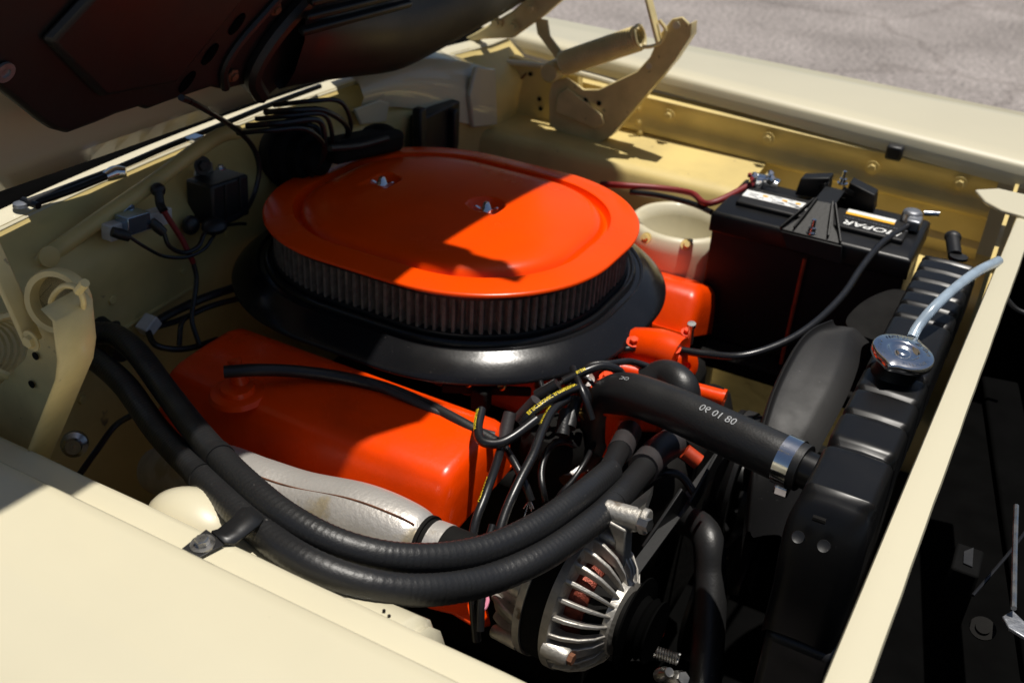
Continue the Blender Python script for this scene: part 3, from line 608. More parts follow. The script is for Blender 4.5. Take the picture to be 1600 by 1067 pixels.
bm = nb(); lathe(bm, (-0.3680,-0.1525,-0.1700), (.1, -.1, 1), [(-.05, .034), (.03, .034), (.034, .036), (.042, .036)], 26); obj('thermostat_housing', bm, 'orange', en, sharp=50)
bm = nb(); tube(bm, [(-0.3466,-0.1728,-0.1500), (-0.3417,-0.1926,-0.1700), (-0.3436,-0.2086,-0.1900)], .0125, 14); obj('heater_nipple', bm, 'orange', en)
bm = nb(); slab(bm, [(-0.3779,-0.2567,-0.2200), (-0.3671,-0.2262,-0.2200), (-0.3618,-0.2015,-0.2200), (-0.3580,-0.2249,-0.2300), (-0.3695,-0.2469,-0.2300)], (0, .03, -.03)); obj('head_edge', bm, 'orange', en, bevel=.004)
bm = nb(); slab(bm, [(-0.4702,-0.4361,-0.3000), (-0.4254,-0.4024,-0.3000), (-0.4030,-0.4246,-0.3200), (-0.4412,-0.4187,-0.3200), (-0.4721,-0.4258,-0.3200)], (0, .04, -.03)); obj('mount_pad', bm, 'orange', en, bevel=.006)
# exhaust log
bm = nb()
def EXR(t): return .026 + .016 * math.sin(math.pi * min(1, t * 1.0 + .02)) ** .55
pth = tube(bm, [(-0.8363,-0.4700,-0.2395), (-0.7170,-0.5000,-0.1767), (-0.6395,-0.5120,-0.1628), (-0.5773,-0.5120,-0.1576), (-0.5011,-0.5120,-0.1389), (-0.4456,-0.5120,-0.1329), (-0.4164,-0.5120,-0.1310)], EXR, 26, 8)
exm = obj('exhaust_manifold', bm, 'manif', en, sharp=70)
bm = nb(); lathe(bm, (-0.4195,-0.5120,-0.1291), V(pth[-1]) - V(pth[-6]), [(0, .029), (.004, .029), (.004, .026), (.03, .026), (.06, .025)], 26); obj('collar', bm, 'blackmatte', exm)
bm = nb(); lathe(bm, (-0.4104,-0.5120,-0.1298), V(pth[-1]) - V(pth[-6]), [(0, .0275), (.016, .0275)], 26); obj('band', bm, 'manif', exm)
bm = nb(); tube(bm, [p + V((0, -.30, .954)) * (EXR((i + 12) / (len(pth) - 1)) + .0002) for i, p in enumerate(pth[12:46])], .0010, 5, smooth=False); obj('casting_seam', bm, 'rust', exm)
# pulleys, belts and brackets at the nose of the engine, mostly in shade
def pulley(c, r, w, parent, m='blacksatin', ax=(1, 0, 0)):
    bm = nb(); lathe(bm, c, ax, [(-w, r * .3), (-w, r), (-w * .6, r), (-.001, r * .86), (w * .6, r), (w, r), (w, r * .92), (w * .4, r * .8), (w * .4, r * .25), (w * 1.3, r * .22), (w * 1.3, .002)], 40); return obj('pulley', bm, m, parent, sharp=35)
wp = V((-.235, .0, -.30)); cr = V((-.235, .0, -.55)); al = V((-.245, -.40, -.235))
pulley(wp, .088, .016, en); pulley(cr, .085, .016, en); pulley(al, .042, .012, en)
def belt(cs, name='drive_belt'):
    pts = []
    n = len(cs)
    for i in range(n):
        c0, r0_ = cs[i - 1]; c1, r1_ = cs[i]; c2, r2_ = cs[(i + 1) % n]
        for t in range(0, 13):
            d1 = (c1 - c0); d2 = (c2 - c1); a1 = math.atan2(d1.z, d1.y) + math.pi / 2 ; a2 = math.atan2(d2.z, d2.y) + math.pi / 2
            while a2 > a1: a2 -= 2 * math.pi
            a = a1 + (a2 - a1) * t / 12
            pts.append(V((c1.x, c1.y + r1_ * math.cos(a), c1.z + r1_ * math.sin(a))))
    bm = nb(); rings = []
    for i, p in enumerate(pts):
        t = (pts[(i + 1) % len(pts)] - pts[i - 1]).normalized(); nr = V((1, 0, 0)).cross(t)
        rings.append([p + V((x, 0, 0)) + nr * h for x, h in ((-.005, -.004), (.005, -.004), (.0065, .004), (-.0065, .004))])
    loft(bm, rings + rings[:1], True, False, False)
    return solo(name, bm, 'belt', 'black rubber drive belt running over pulleys at the engine nose', 'belt', smooth=False)
belt([(al, .042), (wp, .086), (cr, .083)])
# fan on the water pump
fan = thing('cooling_fan', 'black metal cooling fan behind the radiator', 'fan', (-.185, 0, -.30))
bm = nb(); lathe(bm, (-.21, 0, -.33), (1, 0, 0), [(0, .03), (.0, .055), (.02, .055), (.025, .03), (.03, .002)], 24); obj('hub', bm, 'blacksatin', fan)
for k in range(7):
    a = 2 * math.pi * k / 7 + .2; e = V((0, math.cos(a), math.sin(a))); s = V((0, -math.sin(a), math.cos(a)))
    bm = nb(); rows = [[V((-.19, 0, -.33)) + e * r + s * w * q + V((-.018 * q, 0, 0)) for q in (-1, -.3, .4, 1)] for r, w in ((.05, .022), (.09, .034), (.125, .036), (.14, .03))]
    sheet(bm, rows); o = obj('blade', bm, 'blacksatin', fan); s_ = o.modifiers.new('t', 'SOLIDIFY'); s_.thickness = .002

# ------------------------------------------------------------------ alternator
at = thing('alternator', 'ribbed cast aluminium alternator with finned housing below the heater hoses', 'alternator', (-.31, -.42, -.31))
AC = V((-0.3025,-0.4150,-0.2153)); AX = V((.985, -.06, .02)).normalized()
rs = .076
bm = nb(); lathe(bm, AC, AX, [(-.012, rs * .8), (-.012, rs * .985), (.012, rs * .985), (.012, rs * .8)], 60); obj('stator_ring', bm, 'blackmatte', at, sharp=40)
bm = nb(); lathe(bm, AC, AX, [(-.020, rs * .8), (-.020, rs * 1.02), (-.012, rs * 1.02), (-.012, rs * .8)], 60); lathe(bm, AC, AX, [(.012, rs * .8), (.012, rs * 1.03), (.021, rs * 1.03), (.023, rs * .96), (.023, rs * .8)], 60); obj('housing_rings', bm, 'alu', at, sharp=40)
bm = nb(); lathe(bm, AC, AX, [(-.062, .01), (-.062, rs * .62), (-.058, rs * .68), (-.045, rs * .74), (-.022, rs * .80), (-.0195, rs * .80)], 48); rh = obj('rear_housing', bm, 'alu', at, sharp=40)
au = AX.orthogonal().normalized(); 
if au.z < 0: au = -au
au = (V((0, 0, 1)) - AX * AX.z).normalized(); aw = AX.cross(au)
def polar(h, r, deg): return AC + AX * h + (au * math.cos(math.radians(deg)) + aw * math.sin(math.radians(deg))) * r
for k in range(7):
    a = 150 - k * 34; bm = nb()
    loft(bm, [[polar(h, r, a + da) for r, da in ((r0, -3), (r1, -3), (r1, 3), (r0, 3))] for h, r0, r1 in ((-.020, rs * .7, rs * 1.01), (-.035, rs * .7, rs * .93), (-.058, rs * .55, rs * .78))])
    obj('rear_rib', bm, 'alu', rh, bevel=.002)
for a in (118, 58, -30):
    bm = nb(); c_ = polar(-.02, rs * .93, a); lathe(bm, c_, -AX, [(0, .0085), (.030, .0075), (.032, .006)], 16); obj('bolt_boss', bm, 'alu', rh, sharp=50)
bm = nb(); slab(bm, [polar(-.02, rs * .9, 205), polar(-.02, rs * 1.25, 215), polar(-.02, rs * 1.2, 240), polar(-.02, rs * .9, 250)], -AX * .05); obj('mount_foot', bm, 'alu', rh, bevel=.004)
bm = nb(); lathe(bm, AC, AX, [(.02, rs * .66), (.055, rs * .52), (.075, rs * .40), (.080, rs * .36), (.080, .012), (.09, .01)], 40); obj('rotor_nose', bm, 'blackmatte', at, sharp=40)
bm = nb(); lathe(bm, AC, AX, [(.014, rs * .70), (.034, rs * .70), (.042, rs * .62)], 40); obj('winding', bm, 'copper', at)
for k in range(24):
    a = 15 * k + 6; bm = nb()
    wide = k in (6, 14, 21)
    da = 6 if wide else 1.8
    prof = ((.021, rs * .78, rs * 1.02), (.034, rs * .80, rs * .98), (.050, rs * .70, rs * .87), (.062, rs * .52, rs * .70), (.068, rs * .42, rs * .54))
    loft(bm, [[polar(h, r0, a - da), polar(h, r1, a - da), polar(h, r1, a + da), polar(h, r0, a + da)] for h, r0, r1 in prof])
    obj('fin', bm, 'alu', at, bevel=.0012)
bm = nb(); lathe(bm, AC, AX, [(.082, .012), (.082, rs * .66), (.084, rs * .66), (.086, rs * .42), (.092, rs * .38), (.096, rs * .44), (.100, rs * .38), (.104, rs * .44), (.106, rs * .44), (.106, .012)], 40); obj('fan_pulley', bm, 'seal_void', at, sharp=30)  # void black puts the shade of the alternator front into the colour
bm = nb(); lathe(bm, AC, AX, [(.062, rs * .34), (.062, rs * .56), (.070, rs * .52), (.074, rs * .34)], 40); obj('front_collar', bm, 'alu', at, sharp=40)
for a in (95, 215, 335):
    bm = nb(); c_ = polar(.018, rs * .97, a); lathe(bm, c_, AX, [(0, .011), (.026, .0095), (.028, .008)], 18); bo = obj('bolt_boss', bm, 'alu', at, sharp=50)
    bm = nb(); lathe(bm, V(c_) + AX * .028, AX, [(0, .006), (.005, .006)], 6); obj('bolt', bm, 'rust', bo, smooth=False)
bm = nb(); lathe(bm, (-0.2526,-0.3850,-0.1116), V((.9, 0, .1)), [(-.028, .012), (.012, .012), (.012, .006)], 18); lathe(bm, (-0.2526,-0.3850,-0.1116), V((.9, 0, .1)), [(.012, .0135), (.02, .0135)], 18)
slab(bm, [(-0.2743,-0.4000,-0.1141), (-0.2504,-0.4000,-0.1183), (-0.2466,-0.4000,-0.1685), (-0.2573,-0.4000,-0.1828), (-0.2611,-0.4000,-0.1361)], (0, .02, 0)); obj('top_ear', bm, 'alu', at, bevel=.002)
bm = nb(); slab(bm, [(-0.2591,-0.3900,-0.1169), (-0.2398,-0.3800,-0.0902), (-0.2396,-0.3800,-0.1026), (-0.2402,-0.3900,-0.1210), (-0.2521,-0.3900,-0.1282)], (-.004, .03, 0)); lathe(bm, (-0.2387,-0.3950,-0.1048), (.9, -.2, .2), [(0, .007), (.012, .007)], 6); obj('adjuster_bracket', bm, 'steel', at, smooth=False)

# ------------------------------------------------------------------ radiator
ra = thing('radiator', 'black ribbed radiator with chrome cap behind the cream support bar', 'radiator', (-.06, 0, -.60))
bm = nb(); box(bm, (-.068, 0, -.40), (.055, .60, .40)); obj('core', bm, 'blackmatte', ra)
def tank():
    bm = nb(); rows = []
    ya, yb = -.318, .310
    valleys = [.301, .262, .222, .182, .140, .098, -.052, -.108, -.165, -.232, -.318]
    ys = []
    N = 190
    for i in range(N + 1):
        y = ya + (yb - ya) * i / N
        v = 0
        for k, yc in enumerate(valleys[:-1]):
            w = .0036 if k != 9 else .007; v = max(v, math.exp(-((y - yc) / w) ** 2) * (1 if k < 9 else 1.4))
        ys.append((y, v))
    def xr(y):
        t = (y - ya) / (yb - ya); return -.103 + .008 * t, -.031 + .014 * t
    top = -.046
    for y, v in ys:
        xa, xb = xr(y); d = .0042 * v; s = .004 * v
        rows.append([(xa + s, y, -.115), (xa + s, y, top - .022 - d), (xa + s + .001, y, top - .006 - d), (xa + s + .005, y, top - .001 - d), (xa + s + .010, y, top - d), ((xa + xb) / 2, y, top + .001 - d), (xb - s - .010, y, top - d), (xb - s - .004, y, top - .0015 - d), (xb - s - .0005, y, top - .007 - d), (xb - s, y, top - .03 - d), (xb - s, y, -.115)])
    # sloping end lobe
    end = []
    for k in range(1, 15):
        t = k / 14; y = ya - .034 * math.sin(t * math.pi / 2) - .016 * t; z0 = top - .004 - .15 * (1 - math.cos(t * math.pi / 2)) ** 1.0 * 1.0
        xa, xb = xr(ya); nar = .004 * math.sin(min(1, t * 1.4) * math.pi)
        xa, xb = xa - nar - .002, xb + nar * .4
        end.append([(xa, y + .030 * t + .010, z0 - .07), (xa, y + .016 * t, z0 - .022), (xa + .003, y + .006 * t, z0 - .009), (xa + .010, y + .0015, z0 - .002), (xa + .02, y, z0), ((xa + xb) / 2, y, z0 + .001), (xb - .02, y, z0), (xb - .009, y + .002, z0 - .003), (xb - .002, y + .008 * t, z0 - .012), (xb, y + .018 * t, z0 - .03), (xb, y + .03 * t + .010, z0 - .07)])
    sheet(bm, list(reversed(end)) + rows)
    return obj('top_tank', bm, 'blackgloss', ra, sharp=75)
tk = tank()
bm = nb(); box(bm, (-.062, -.352, -.33), (.075, .03, .25)); obj('side_tank', bm, 'blacksatin', ra, bevel=.01)
for c_ in ((-0.0906,-0.3660,-0.0765), (-0.0660,-0.3660,-0.0762)):
    bm = nb(); lathe(bm, c_, (0, -.7, .7), [(-.001, .0065), (.0005, .006), (-.0005, .003)], 16); obj('dimple', bm, 'blacksatin', tk)
bm = nb(); tube(bm, [(-0.0825,-0.3620,-0.0512), (-0.0704,-0.3620,-0.0512)], .0030, 8); obj('dimple', bm, 'blackmatte', tk)
# filler neck and pressure cap
cc = V((-0.0626,-0.0592,-0.0140)); ct = V((.10, -.03, 1)).normalized()
bm = nb(); lathe(bm, cc - ct * .034, ct, [(0, .027), (.006, .024), (.026, .024)], 28); obj('filler_neck', bm, 'blackgloss', ra)
bm = nb(); up = V((-.2, -1, 0))
a = ct; u = (up - a * up.dot(a)).normalized(); w = a.cross(u)
def capr(t): return .0355 + .0055 * math.exp(-((math.degrees(t)) / 11) ** 2) + .0055 * math.exp(-((math.degrees(t) - 180) / 11) ** 2)
rings = []
for h, k in ((-.010, .95), (-.008, .985), (-.002, 1), (.0, .985), (.0012, .94), (.0016, .62), (.0022, .56), (.0005, .50), (-.002, .44), (-.003, .34), (-.003, .27), (.0, .23), (.0005, .15), (.001, .002)):
    rings.append([cc + a * h + (u * math.cos(t) + w * math.sin(t)) * (capr(t if t <= math.pi * 1.5 else t - 2 * math.pi) if k > .9 else .0355) * k for t in [2 * math.pi * i / 72 for i in range(72)]])
loft(bm, rings, True, True, True); cap = obj('radiator_cap', bm, 'chrome', ra, sharp=60, label='chrome pressure cap with embossed lettering')
bm = nb(); rr_ = random.Random(3)
for lo_, hi_ in ((20, 95), (120, 168), (195, 250), (275, 340)):
    d = lo_
    while d < hi_:
        t = math.radians(d); p = cc + a * .0015 + (u * math.cos(t) + w * math.sin(t)) * .0278
        e = (u * math.cos(t) + w * math.sin(t)); s = (-u * math.sin(t) + w * math.cos(t))
        hh = rr_.choice((.0018, .0024)); sl = rr_.uniform(-.4, .4)
        bar(bm, p - e * hh + s * sl * .002, p + e * hh - s * sl * .002, .0008, .0008, a)
        if rr_.random() < .6: bar(bm, p + e * hh * rr_.choice((-1, 0, 1)), p + e * hh * rr_.choice((-1, 0, 1)) + s * .0022, .0008, .0008, a)
        d += rr_.uniform(6, 9)
obj('embossed_lettering', bm, 'chrome', cap, smooth=False)
bm = nb(); tube(bm, [(-0.0621,0.0188,-0.0340), (-0.0594,0.0372,-0.0240), (-0.0495,0.0637,-0.0080), (-0.0332,0.1175,0.0020), (-0.0158,0.1720,0.0060), (0.0037,0.2369,0.0000)], .0066, 14)
solo('overflow_tube', bm, 'tube', 'translucent blue overflow tube running from the radiator cap to the bar', 'tube')
bm = nb(); rr_ = random.Random(5)
for i in range(16):
    c_ = V((-0.0384,-0.0406,-0.0440)).lerp(V((-0.0467,-0.0593,-0.0440)), rr_.random()) + V((rr_.uniform(-.002, .002), rr_.uniform(-.003, .005), 0)); sphere(bm, c_, rr_.uniform(.0008, .0022), (1, 1, .7), 6)
obj('coolant_crust', bm, 'ceramic', ra)
bm = nb(); tube(bm, [(-0.0537,0.3414,-0.0500), (-0.0664,0.3872,-0.0400)], .010, 12, seg=3); sphere(bm, (-0.0653,0.3853,-0.0400), .0125, (1, 1, .8), 14); lathe(bm, (-0.0483,0.3348,-0.0500), (0, 0, 1), [(0, .013), (.004, .013)], 14)
obj('bleed_fitting', bm, 'blacksatin', ra)

# fan shroud
bm = nb()
left = [(-0.1676,0.0886,-0.0750), (-0.1835,0.0595,-0.0780), (-0.1916,0.0226,-0.0820), (-0.1940,-0.0309,-0.0920), (-0.1933,-0.0783,-0.1060), (-0.1896,-0.1187,-0.1220), (-0.1834,-0.1546,-0.1400), (-0.1755,-0.1842,-0.1600), (-0.1638,-0.2077,-0.2200)]
right = [(-0.1365,0.1078,-0.0820), (-0.1421,0.0876,-0.0820), (-0.1356,0.0388,-0.0840), (-0.1333,-0.0124,-0.0920), (-0.1352,-0.0589,-0.1050), (-0.1388,-0.1002,-0.1200), (-0.1421,-0.1310,-0.1400), (-0.1363,-0.1516,-0.1650), (-0.1312,-0.1872,-0.2200)]
left, right = spline(left, 5), spline(right, 5); rows = []
for l_, r_ in zip(left, right):
    rows.append([l_ + V((-.002, 0, -.05)), l_ + V((-.003, 0, -.006)), l_ + V((-.001, 0, .0)), l_ + V((.0015, 0, .0005)), l_ + V((.004, 0, -.0045)), l_ + V((.007, 0, -.0065)), l_.lerp(r_, .5) + V((0, 0, -.006)), l_.lerp(r_, .85) + V((0, 0, -.005)), r_ + V((0, 0, -.006)), r_ + V((.02, 0, -.02))])
rows = [[p + V((.0, .004, -.03)) for p in rows[0]]] + rows
sheet(bm, rows)
sh = thing('fan_shroud', 'curved black plastic fan shroud behind the radiator', 'shroud', (-.15, -.05, -.3))
o = obj('hump', bm, 'plastic', sh, sharp=70)
bm = nb()
L2 = spline([(-0.1451,0.1356,-0.1100), (-0.1585,0.1589,-0.1050), (-0.1529,0.2010,-0.1000), (-0.1396,0.2428,-0.0980), (-0.1196,0.2805,-0.0980), (-0.1025,0.2895,-0.1000)], 5); rows = [[p + V((-.002, 0, -.12)), p, p + V((.006, 0, .001)), p + V((.06, .0, -.004)), p + V((.08, 0, -.03))] for p in L2]
sheet(bm, rows); obj('rear_lip', bm, 'blackmatte', sh, sharp=70)
bm = nb(); lathe(bm, (-.155, 0, -.31), (1, 0, 0), [(-.03, .232), (-.032, .238), (.04, .245), (.04, .23)], 60, arc=(0, 360)); obj('ring', bm, 'plastic', sh) if False else bm.free()

# ------------------------------------------------------------------ battery
ba = thing('battery', 'black car battery with printed top in the far corner', 'battery', (-.263, .41, -.29))
bm = nb(); box(bm, (-.263, .410, -.19), (.302, .168, .20)); obj('case', bm, 'plastic', ba, bevel=.004)
bm = nb(); loft(bm, [[(-.263 + sx * (.155 - i), .41 + sy * (.0885 - i), z) for sx, sy in ((-1, -1), (1, -1), (1, 1), (-1, 1))] for z, i in ((-.098, 0), (-.070, 0), (-.066, .002), (-.064, .006))]); obj('cover', bm, 'blackgloss', ba, bevel=.002)
for cx_ in (-.335, -.190):
    bm = nb(); box(bm, (cx_, .405, -.061), (.118, .075, .010)); obj('cell_cap', bm, 'plastic', ba, bevel=.003)
bm = nb(); box(bm, (-.338, .408, -.0555), (.108, .030, .0006)); lb = obj('label', bm, 'white', ba)
bm = nb(); rr_ = random.Random(9)
for i in range(26): box(bm, (-.338 + rr_.uniform(-.05, .05), .408 + rr_.uniform(-.012, .012), -.0549), (rr_.uniform(.004, .016), .0015, .0004))
obj('label_print', bm, 'lead', lb)
for dx in (-.02, .012, .034):
    bm = nb(); box(bm, (-.338 + dx, .412, -.0547), (.008, .006, .0004)); obj('label_mark', bm, 'amber', lb)
bm = nb(); box(bm, (-.192, .434, -.0555), (.075, .016, .0006)); lb = obj('label', bm, 'white', ba)
bm = nb(); box(bm, (-.192, .424, -.0553), (.075, .009, .0006)); obj('label', bm, 'amber', ba)
bm = nb(); textmesh(bm, 'MOPAR', .026, lambda u_, v_: V((-.180 - u_, .386 - v_ * .95, -.0552)), .25, .0004); obj('lettering', bm, 'white', ba, smooth=False)
bm = nb(); textmesh(bm, 'POWER PERFORMANCE', .0075, lambda u_, v_: V((-.182 - u_, .404 - v_, -.0552))); obj('lettering', bm, 'white', ba, smooth=False) if False else bm.free()
bm = nb()
for i in range(22): box(bm, (-.228 + i * .0045, .405, -.0549), (.0030 if i % 4 else .0012, .0026, .0004))
obj('small_print', bm, 'lead', ba)
def post(c, parent, m):
    bm = nb(); lathe(bm, c, (0, 0, 1), [(0, .010), (.016, .0085)], 18); return obj('post', bm, 'lead', parent)
post((-.385, .46, -.064), ba, 'lead'); post((-.135, .455, -.064), ba, 'lead')
# hold-down: an arched strap over the middle with flared triangular feet
hd = thing('battery_clamp', 'black arched hold-down strap with flared feet over the battery', 'bracket', (-.263, .41, -.07))
HX = -.258
for sy in (-1, 1):
    yb, yt = .41 + sy * .098, .41 + sy * .035
    bm = nb()
    slab(bm, [(HX - .016, yt, -.030), (HX + .016, yt, -.030), (HX + .026, yb - sy * .03, -.050), (HX + .050, yb, -.064), (HX - .044, yb, -.064), (HX - .026, yb - sy * .03, -.050)], (0, 0, .0025)); obj('foot', bm, 'clampblack', hd, bevel=.001)
    bm = nb(); slab(bm, [(HX - .044, yb, -.064), (HX + .050, yb, -.064), (HX + .056, yb + sy * .003, -.092), (HX - .030, yb + sy * .003, -.088)], (0, sy * .003, 0)); obj('skirt', bm, 'clampblack', hd, bevel=.001)
    for sx in (-1, 1):
        bm = nb(); bar(bm, (HX + sx * .012, yt, -.026), (HX + sx * .026, yb - sy * .004, -.058), .003, .010); obj('rib', bm, 'clampblack', hd, bevel=.0008)
        bm = nb(); bar(bm, (HX + sx * .016, yt, -.027), (HX + sx * .046, yb - sy * .001, -.061), .003, .008); obj('rib', bm, 'clampblack', hd, bevel=.0008)
bm = nb(); slab(bm, [(HX - .016, .375, -.028), (HX + .016, .375, -.028), (HX + .016, .445, -.028), (HX - .016, .445, -.028)], (0, 0, -.003)); obj('strap', bm, 'clampblack', hd, bevel=.001)
for sx in (-1, 1):
    bm = nb(); slab(bm, [(HX + sx * .016, .47, -.022), (HX + sx * .060, .46, -.030), (HX + sx * .064, .46, -.060), (HX + sx * .014, .47, -.060)], (0, .03, 0)); obj('wing', bm, 'clampblack', hd, bevel=.002)
for y_, z_ in ((.322, -.060), (.506, -.040)):
    bm = nb(); lathe(bm, (HX, y_, z_), (0, 0, 1), [(0, .009), (.002, .009), (.002, .006), (.009, .006), (.009, .0035), (.022, .0033)], 14); obj('stud_nut', bm, 'chrome', hd, sharp=30)
bm = nb(); tube(bm, [(HX, .313, -.10), (HX - .002, .312, -.30)], .0032, 8, seg=2); obj('rod', bm, 'rodred', hd)
bm = nb(); box(bm, (-.27, .40, -.305), (.36, .24, .03)); solo('battery_tray', bm, 'blackmatte', 'black metal tray under the battery', 'tray', bevel=.006)
t = thing('terminal_clamp', 'shiny bolted terminal clamp with a red trace on the battery beside the white label', 'clamp', (-.385, .46, -.062))
bm = nb(); lathe(bm, (-.385, .46, -.060), (0, 0, 1), [(0, .016), (.018, .015), (.02, .011)], 20); box(bm, (-.365, .46, -.048), (.03, .02, .012)); obj('collar', bm, 'chrome', t, bevel=.002)
for dx, dy in ((.012, .012), (.02, -.008), (-.008, -.012)):
    bm = nb(); lathe(bm, (-.385 + dx, .46 + dy, -.044), (.4, -.5, .8), [(0, .0065), (.012, .0065), (.014, .004)], 6); obj('nut', bm, 'chrome', t, smooth=False)
bm = nb(); lathe(bm, (-.398, .452, -.044), (0, 0, 1), [(0, .005), (.006, .005)], 10); obj('cap', bm, 'red', t)
t = thing('terminal_clamp', 'dull lead terminal clamp holding the black ground cable', 'clamp', (-.135, .455, -.062))
bm = nb(); lathe(bm, (-.135, .455, -.060), (0, 0, 1), [(0, .017), (.020, .015), (.022, .010)], 20); box(bm, (-.128, .436, -.052), (.022, .03, .018)); obj('collar', bm, 'lead', t, bevel=.003)
bm = nb(); tube(bm, [(-.12, .462, -.042), (-.098, .468, -.040)], .0045, 10, seg=3); obj('bolt', bm, 'chrome', t)
bm = nb(); tube(bm, [(-0.1275,0.4431,-0.0500), (-0.1405,0.4032,-0.0550), (-0.1582,0.3419,-0.0600), (-0.1679,0.2603,-0.0700), (-0.1731,0.1837,-0.0800), (-0.1888,0.1000,-0.0900), (-0.2137,0.0384,-0.1000), (-0.2537,-0.0093,-0.1100), (-0.3024,-0.0162,-0.1200), (-0.3457,-0.0193,-0.1250), (-0.3854,-0.0337,-0.1300), (-0.4147,-0.0513,-0.1350)], .0052, 12, 6)
solo('ground_cable', bm, 'wire', 'black cable from the lead battery terminal down to the engine front', 'cable')
bm = nb(); tube(bm, [(-.39, .47, -.055), (-0.4373,0.3769,-0.0750), (-0.4867,0.4247,-0.0850), (-0.5450,0.4258,-0.0900), (-0.6001,0.3999,-0.0900), (-0.6443,0.4056,-0.1000)], .0055, 12, 6)
solo('positive_cable', bm, 'red', 'red battery cable running behind the orange air cleaner lid', 'cable')
bm = nb(); tube(bm, [(-0.4296,0.3656,-0.0850), (-0.4746,0.3935,-0.0900), (-0.5360,0.4048,-0.0950), (-0.5882,0.4030,-0.1000)], .005, 12, 6)
solo('harness_cable', bm, 'wire', 'black cable running under the red battery cable', 'cable')
# cream shock tower beside the battery
tw = thing('shock_tower', 'cream rounded tower between the air cleaner and the battery', 'tower', (-.50, .46, -.5))
bm = nb(); lathe(bm, (-.505, .45, -.5), (0, 0, 1), [(0, .10), (.24, .100), (.325, .096), (.345, .090), (.352, .082), (.350, .074), (.33, .068), (.28, .062), (.265, .05), (.265, .002)], 44); obj('tower_cup', bm, 'cream', tw, sharp=60)
for k, (dx, dy) in enumerate(((.055, -.03), (.06, .02), (.03, -.06), (-.02, -.07))):
    hexbolt('bolt', (-.505 + dx * 1.35, .45 + dy * 1.35, -.155), (dx, dy, .05), .006, .008, 'creamshade', tw)

# ------------------------------------------------------------------ hoses
def hose(name, pts, r, label, cat='hose', m='rubber', n=18, seg=10, group=None, ribs=0):
    bm = nb()
    if ribs:
        path = spline(pts, seg); dense = []
        for a_, b_ in zip(path, path[1:]):
            k = max(1, int((b_ - a_).length / .0019))
            for i in range(k): dense.append(a_.lerp(b_, i / k))
        N = len(dense); fr = frames(dense); rings = []
        for i, p in enumerate(dense):
            _, u_, w_ = fr[i]; rings.append([p + (u_ * math.cos(2 * math.pi * k / n) + w_ * math.sin(2 * math.pi * k / n)) * (r + ribs * math.sin(i * 2.1 + k * 2 * math.pi / n)) for k in range(n)])
        loft(bm, rings); path = dense
    else: path = tube(bm, pts, r, n, seg)
    o = obj(name, bm, m); o['label'] = label; o['category'] = cat
    if group: o['group'] = group
    return o, path
h1, p1 = hose('heater_hose', [(-0.9595,-0.4318,-0.1000), (-0.9285,-0.4289,-0.0950), (-0.8681,-0.4499,-0.0900), (-0.7761,-0.4940,-0.0900), (-0.6474,-0.5685,-0.0600), (-0.5532,-0.6125,-0.0450), (-0.4805,-0.6364,-0.0380), (-0.4212,-0.6323,-0.0450), (-0.3757,-0.6007,-0.0600), (-0.3409,-0.5412,-0.0800), (-0.3165,-0.4712,-0.0900), (-0.3073,-0.3856,-0.1050), (-0.3070,-0.3074,-0.1250)], .0142, 'black heater hose curving over the exhaust, upper of the pair', n=22, ribs=.00022)
h2, p2 = hose('heater_hose', [(-0.9700,-0.4554,-0.1150), (-0.9243,-0.4657,-0.1100), (-0.8470,-0.4924,-0.1050), (-0.7390,-0.5444,-0.1000), (-0.6105,-0.6087,-0.0650), (-0.5131,-0.6503,-0.0480), (-0.4434,-0.6695,-0.0400), (-0.3912,-0.6596,-0.0480), (-0.3526,-0.6257,-0.0650), (-0.3237,-0.5643,-0.0900), (-0.2966,-0.4948,-0.1000), (-0.2831,-0.4042,-0.1150), (-0.2820,-0.3411,-0.1280)], .0142, 'black heater hose hugging the fender rail, lower of the pair', n=22, ribs=.00022)
bm = nb(); tube(bm, [(-0.3044,-0.3338,-0.1180), (-0.3265,-0.2202,-0.1470)], .0122, 20, seg=4); solo('hose_stub', bm, 'rubber', 'smooth black stub between the upper heater hose and its grey sleeve', 'hose')
bm = nb(); tube(bm, [(-0.2810,-0.3613,-0.1240), (-0.2875,-0.2436,-0.1520)], .0145, 20, seg=4); solo('hose_stub', bm, 'rubber', 'smooth black stub between the lower heater hose and its grey sleeve', 'hose')
bm = nb(); tube(bm, [(-0.3206,-0.2485,-0.1420), (-0.3326,-0.1860,-0.1550)], .0150, 20, seg=4); solo('hose_sleeve', bm, 'boot', 'dull grey sleeve ending the upper heater hose at the orange nipple', 'sleeve')
bm = nb(); tube(bm, [(-0.2880,-0.2528,-0.1500), (-0.2895,-0.1999,-0.1600), (-0.2832,-0.1631,-0.1650)], .0185, 20, seg=4); solo('hose_sleeve', bm, 'boot', 'thicker dull grey elbow sleeve ending the lower heater hose', 'sleeve')
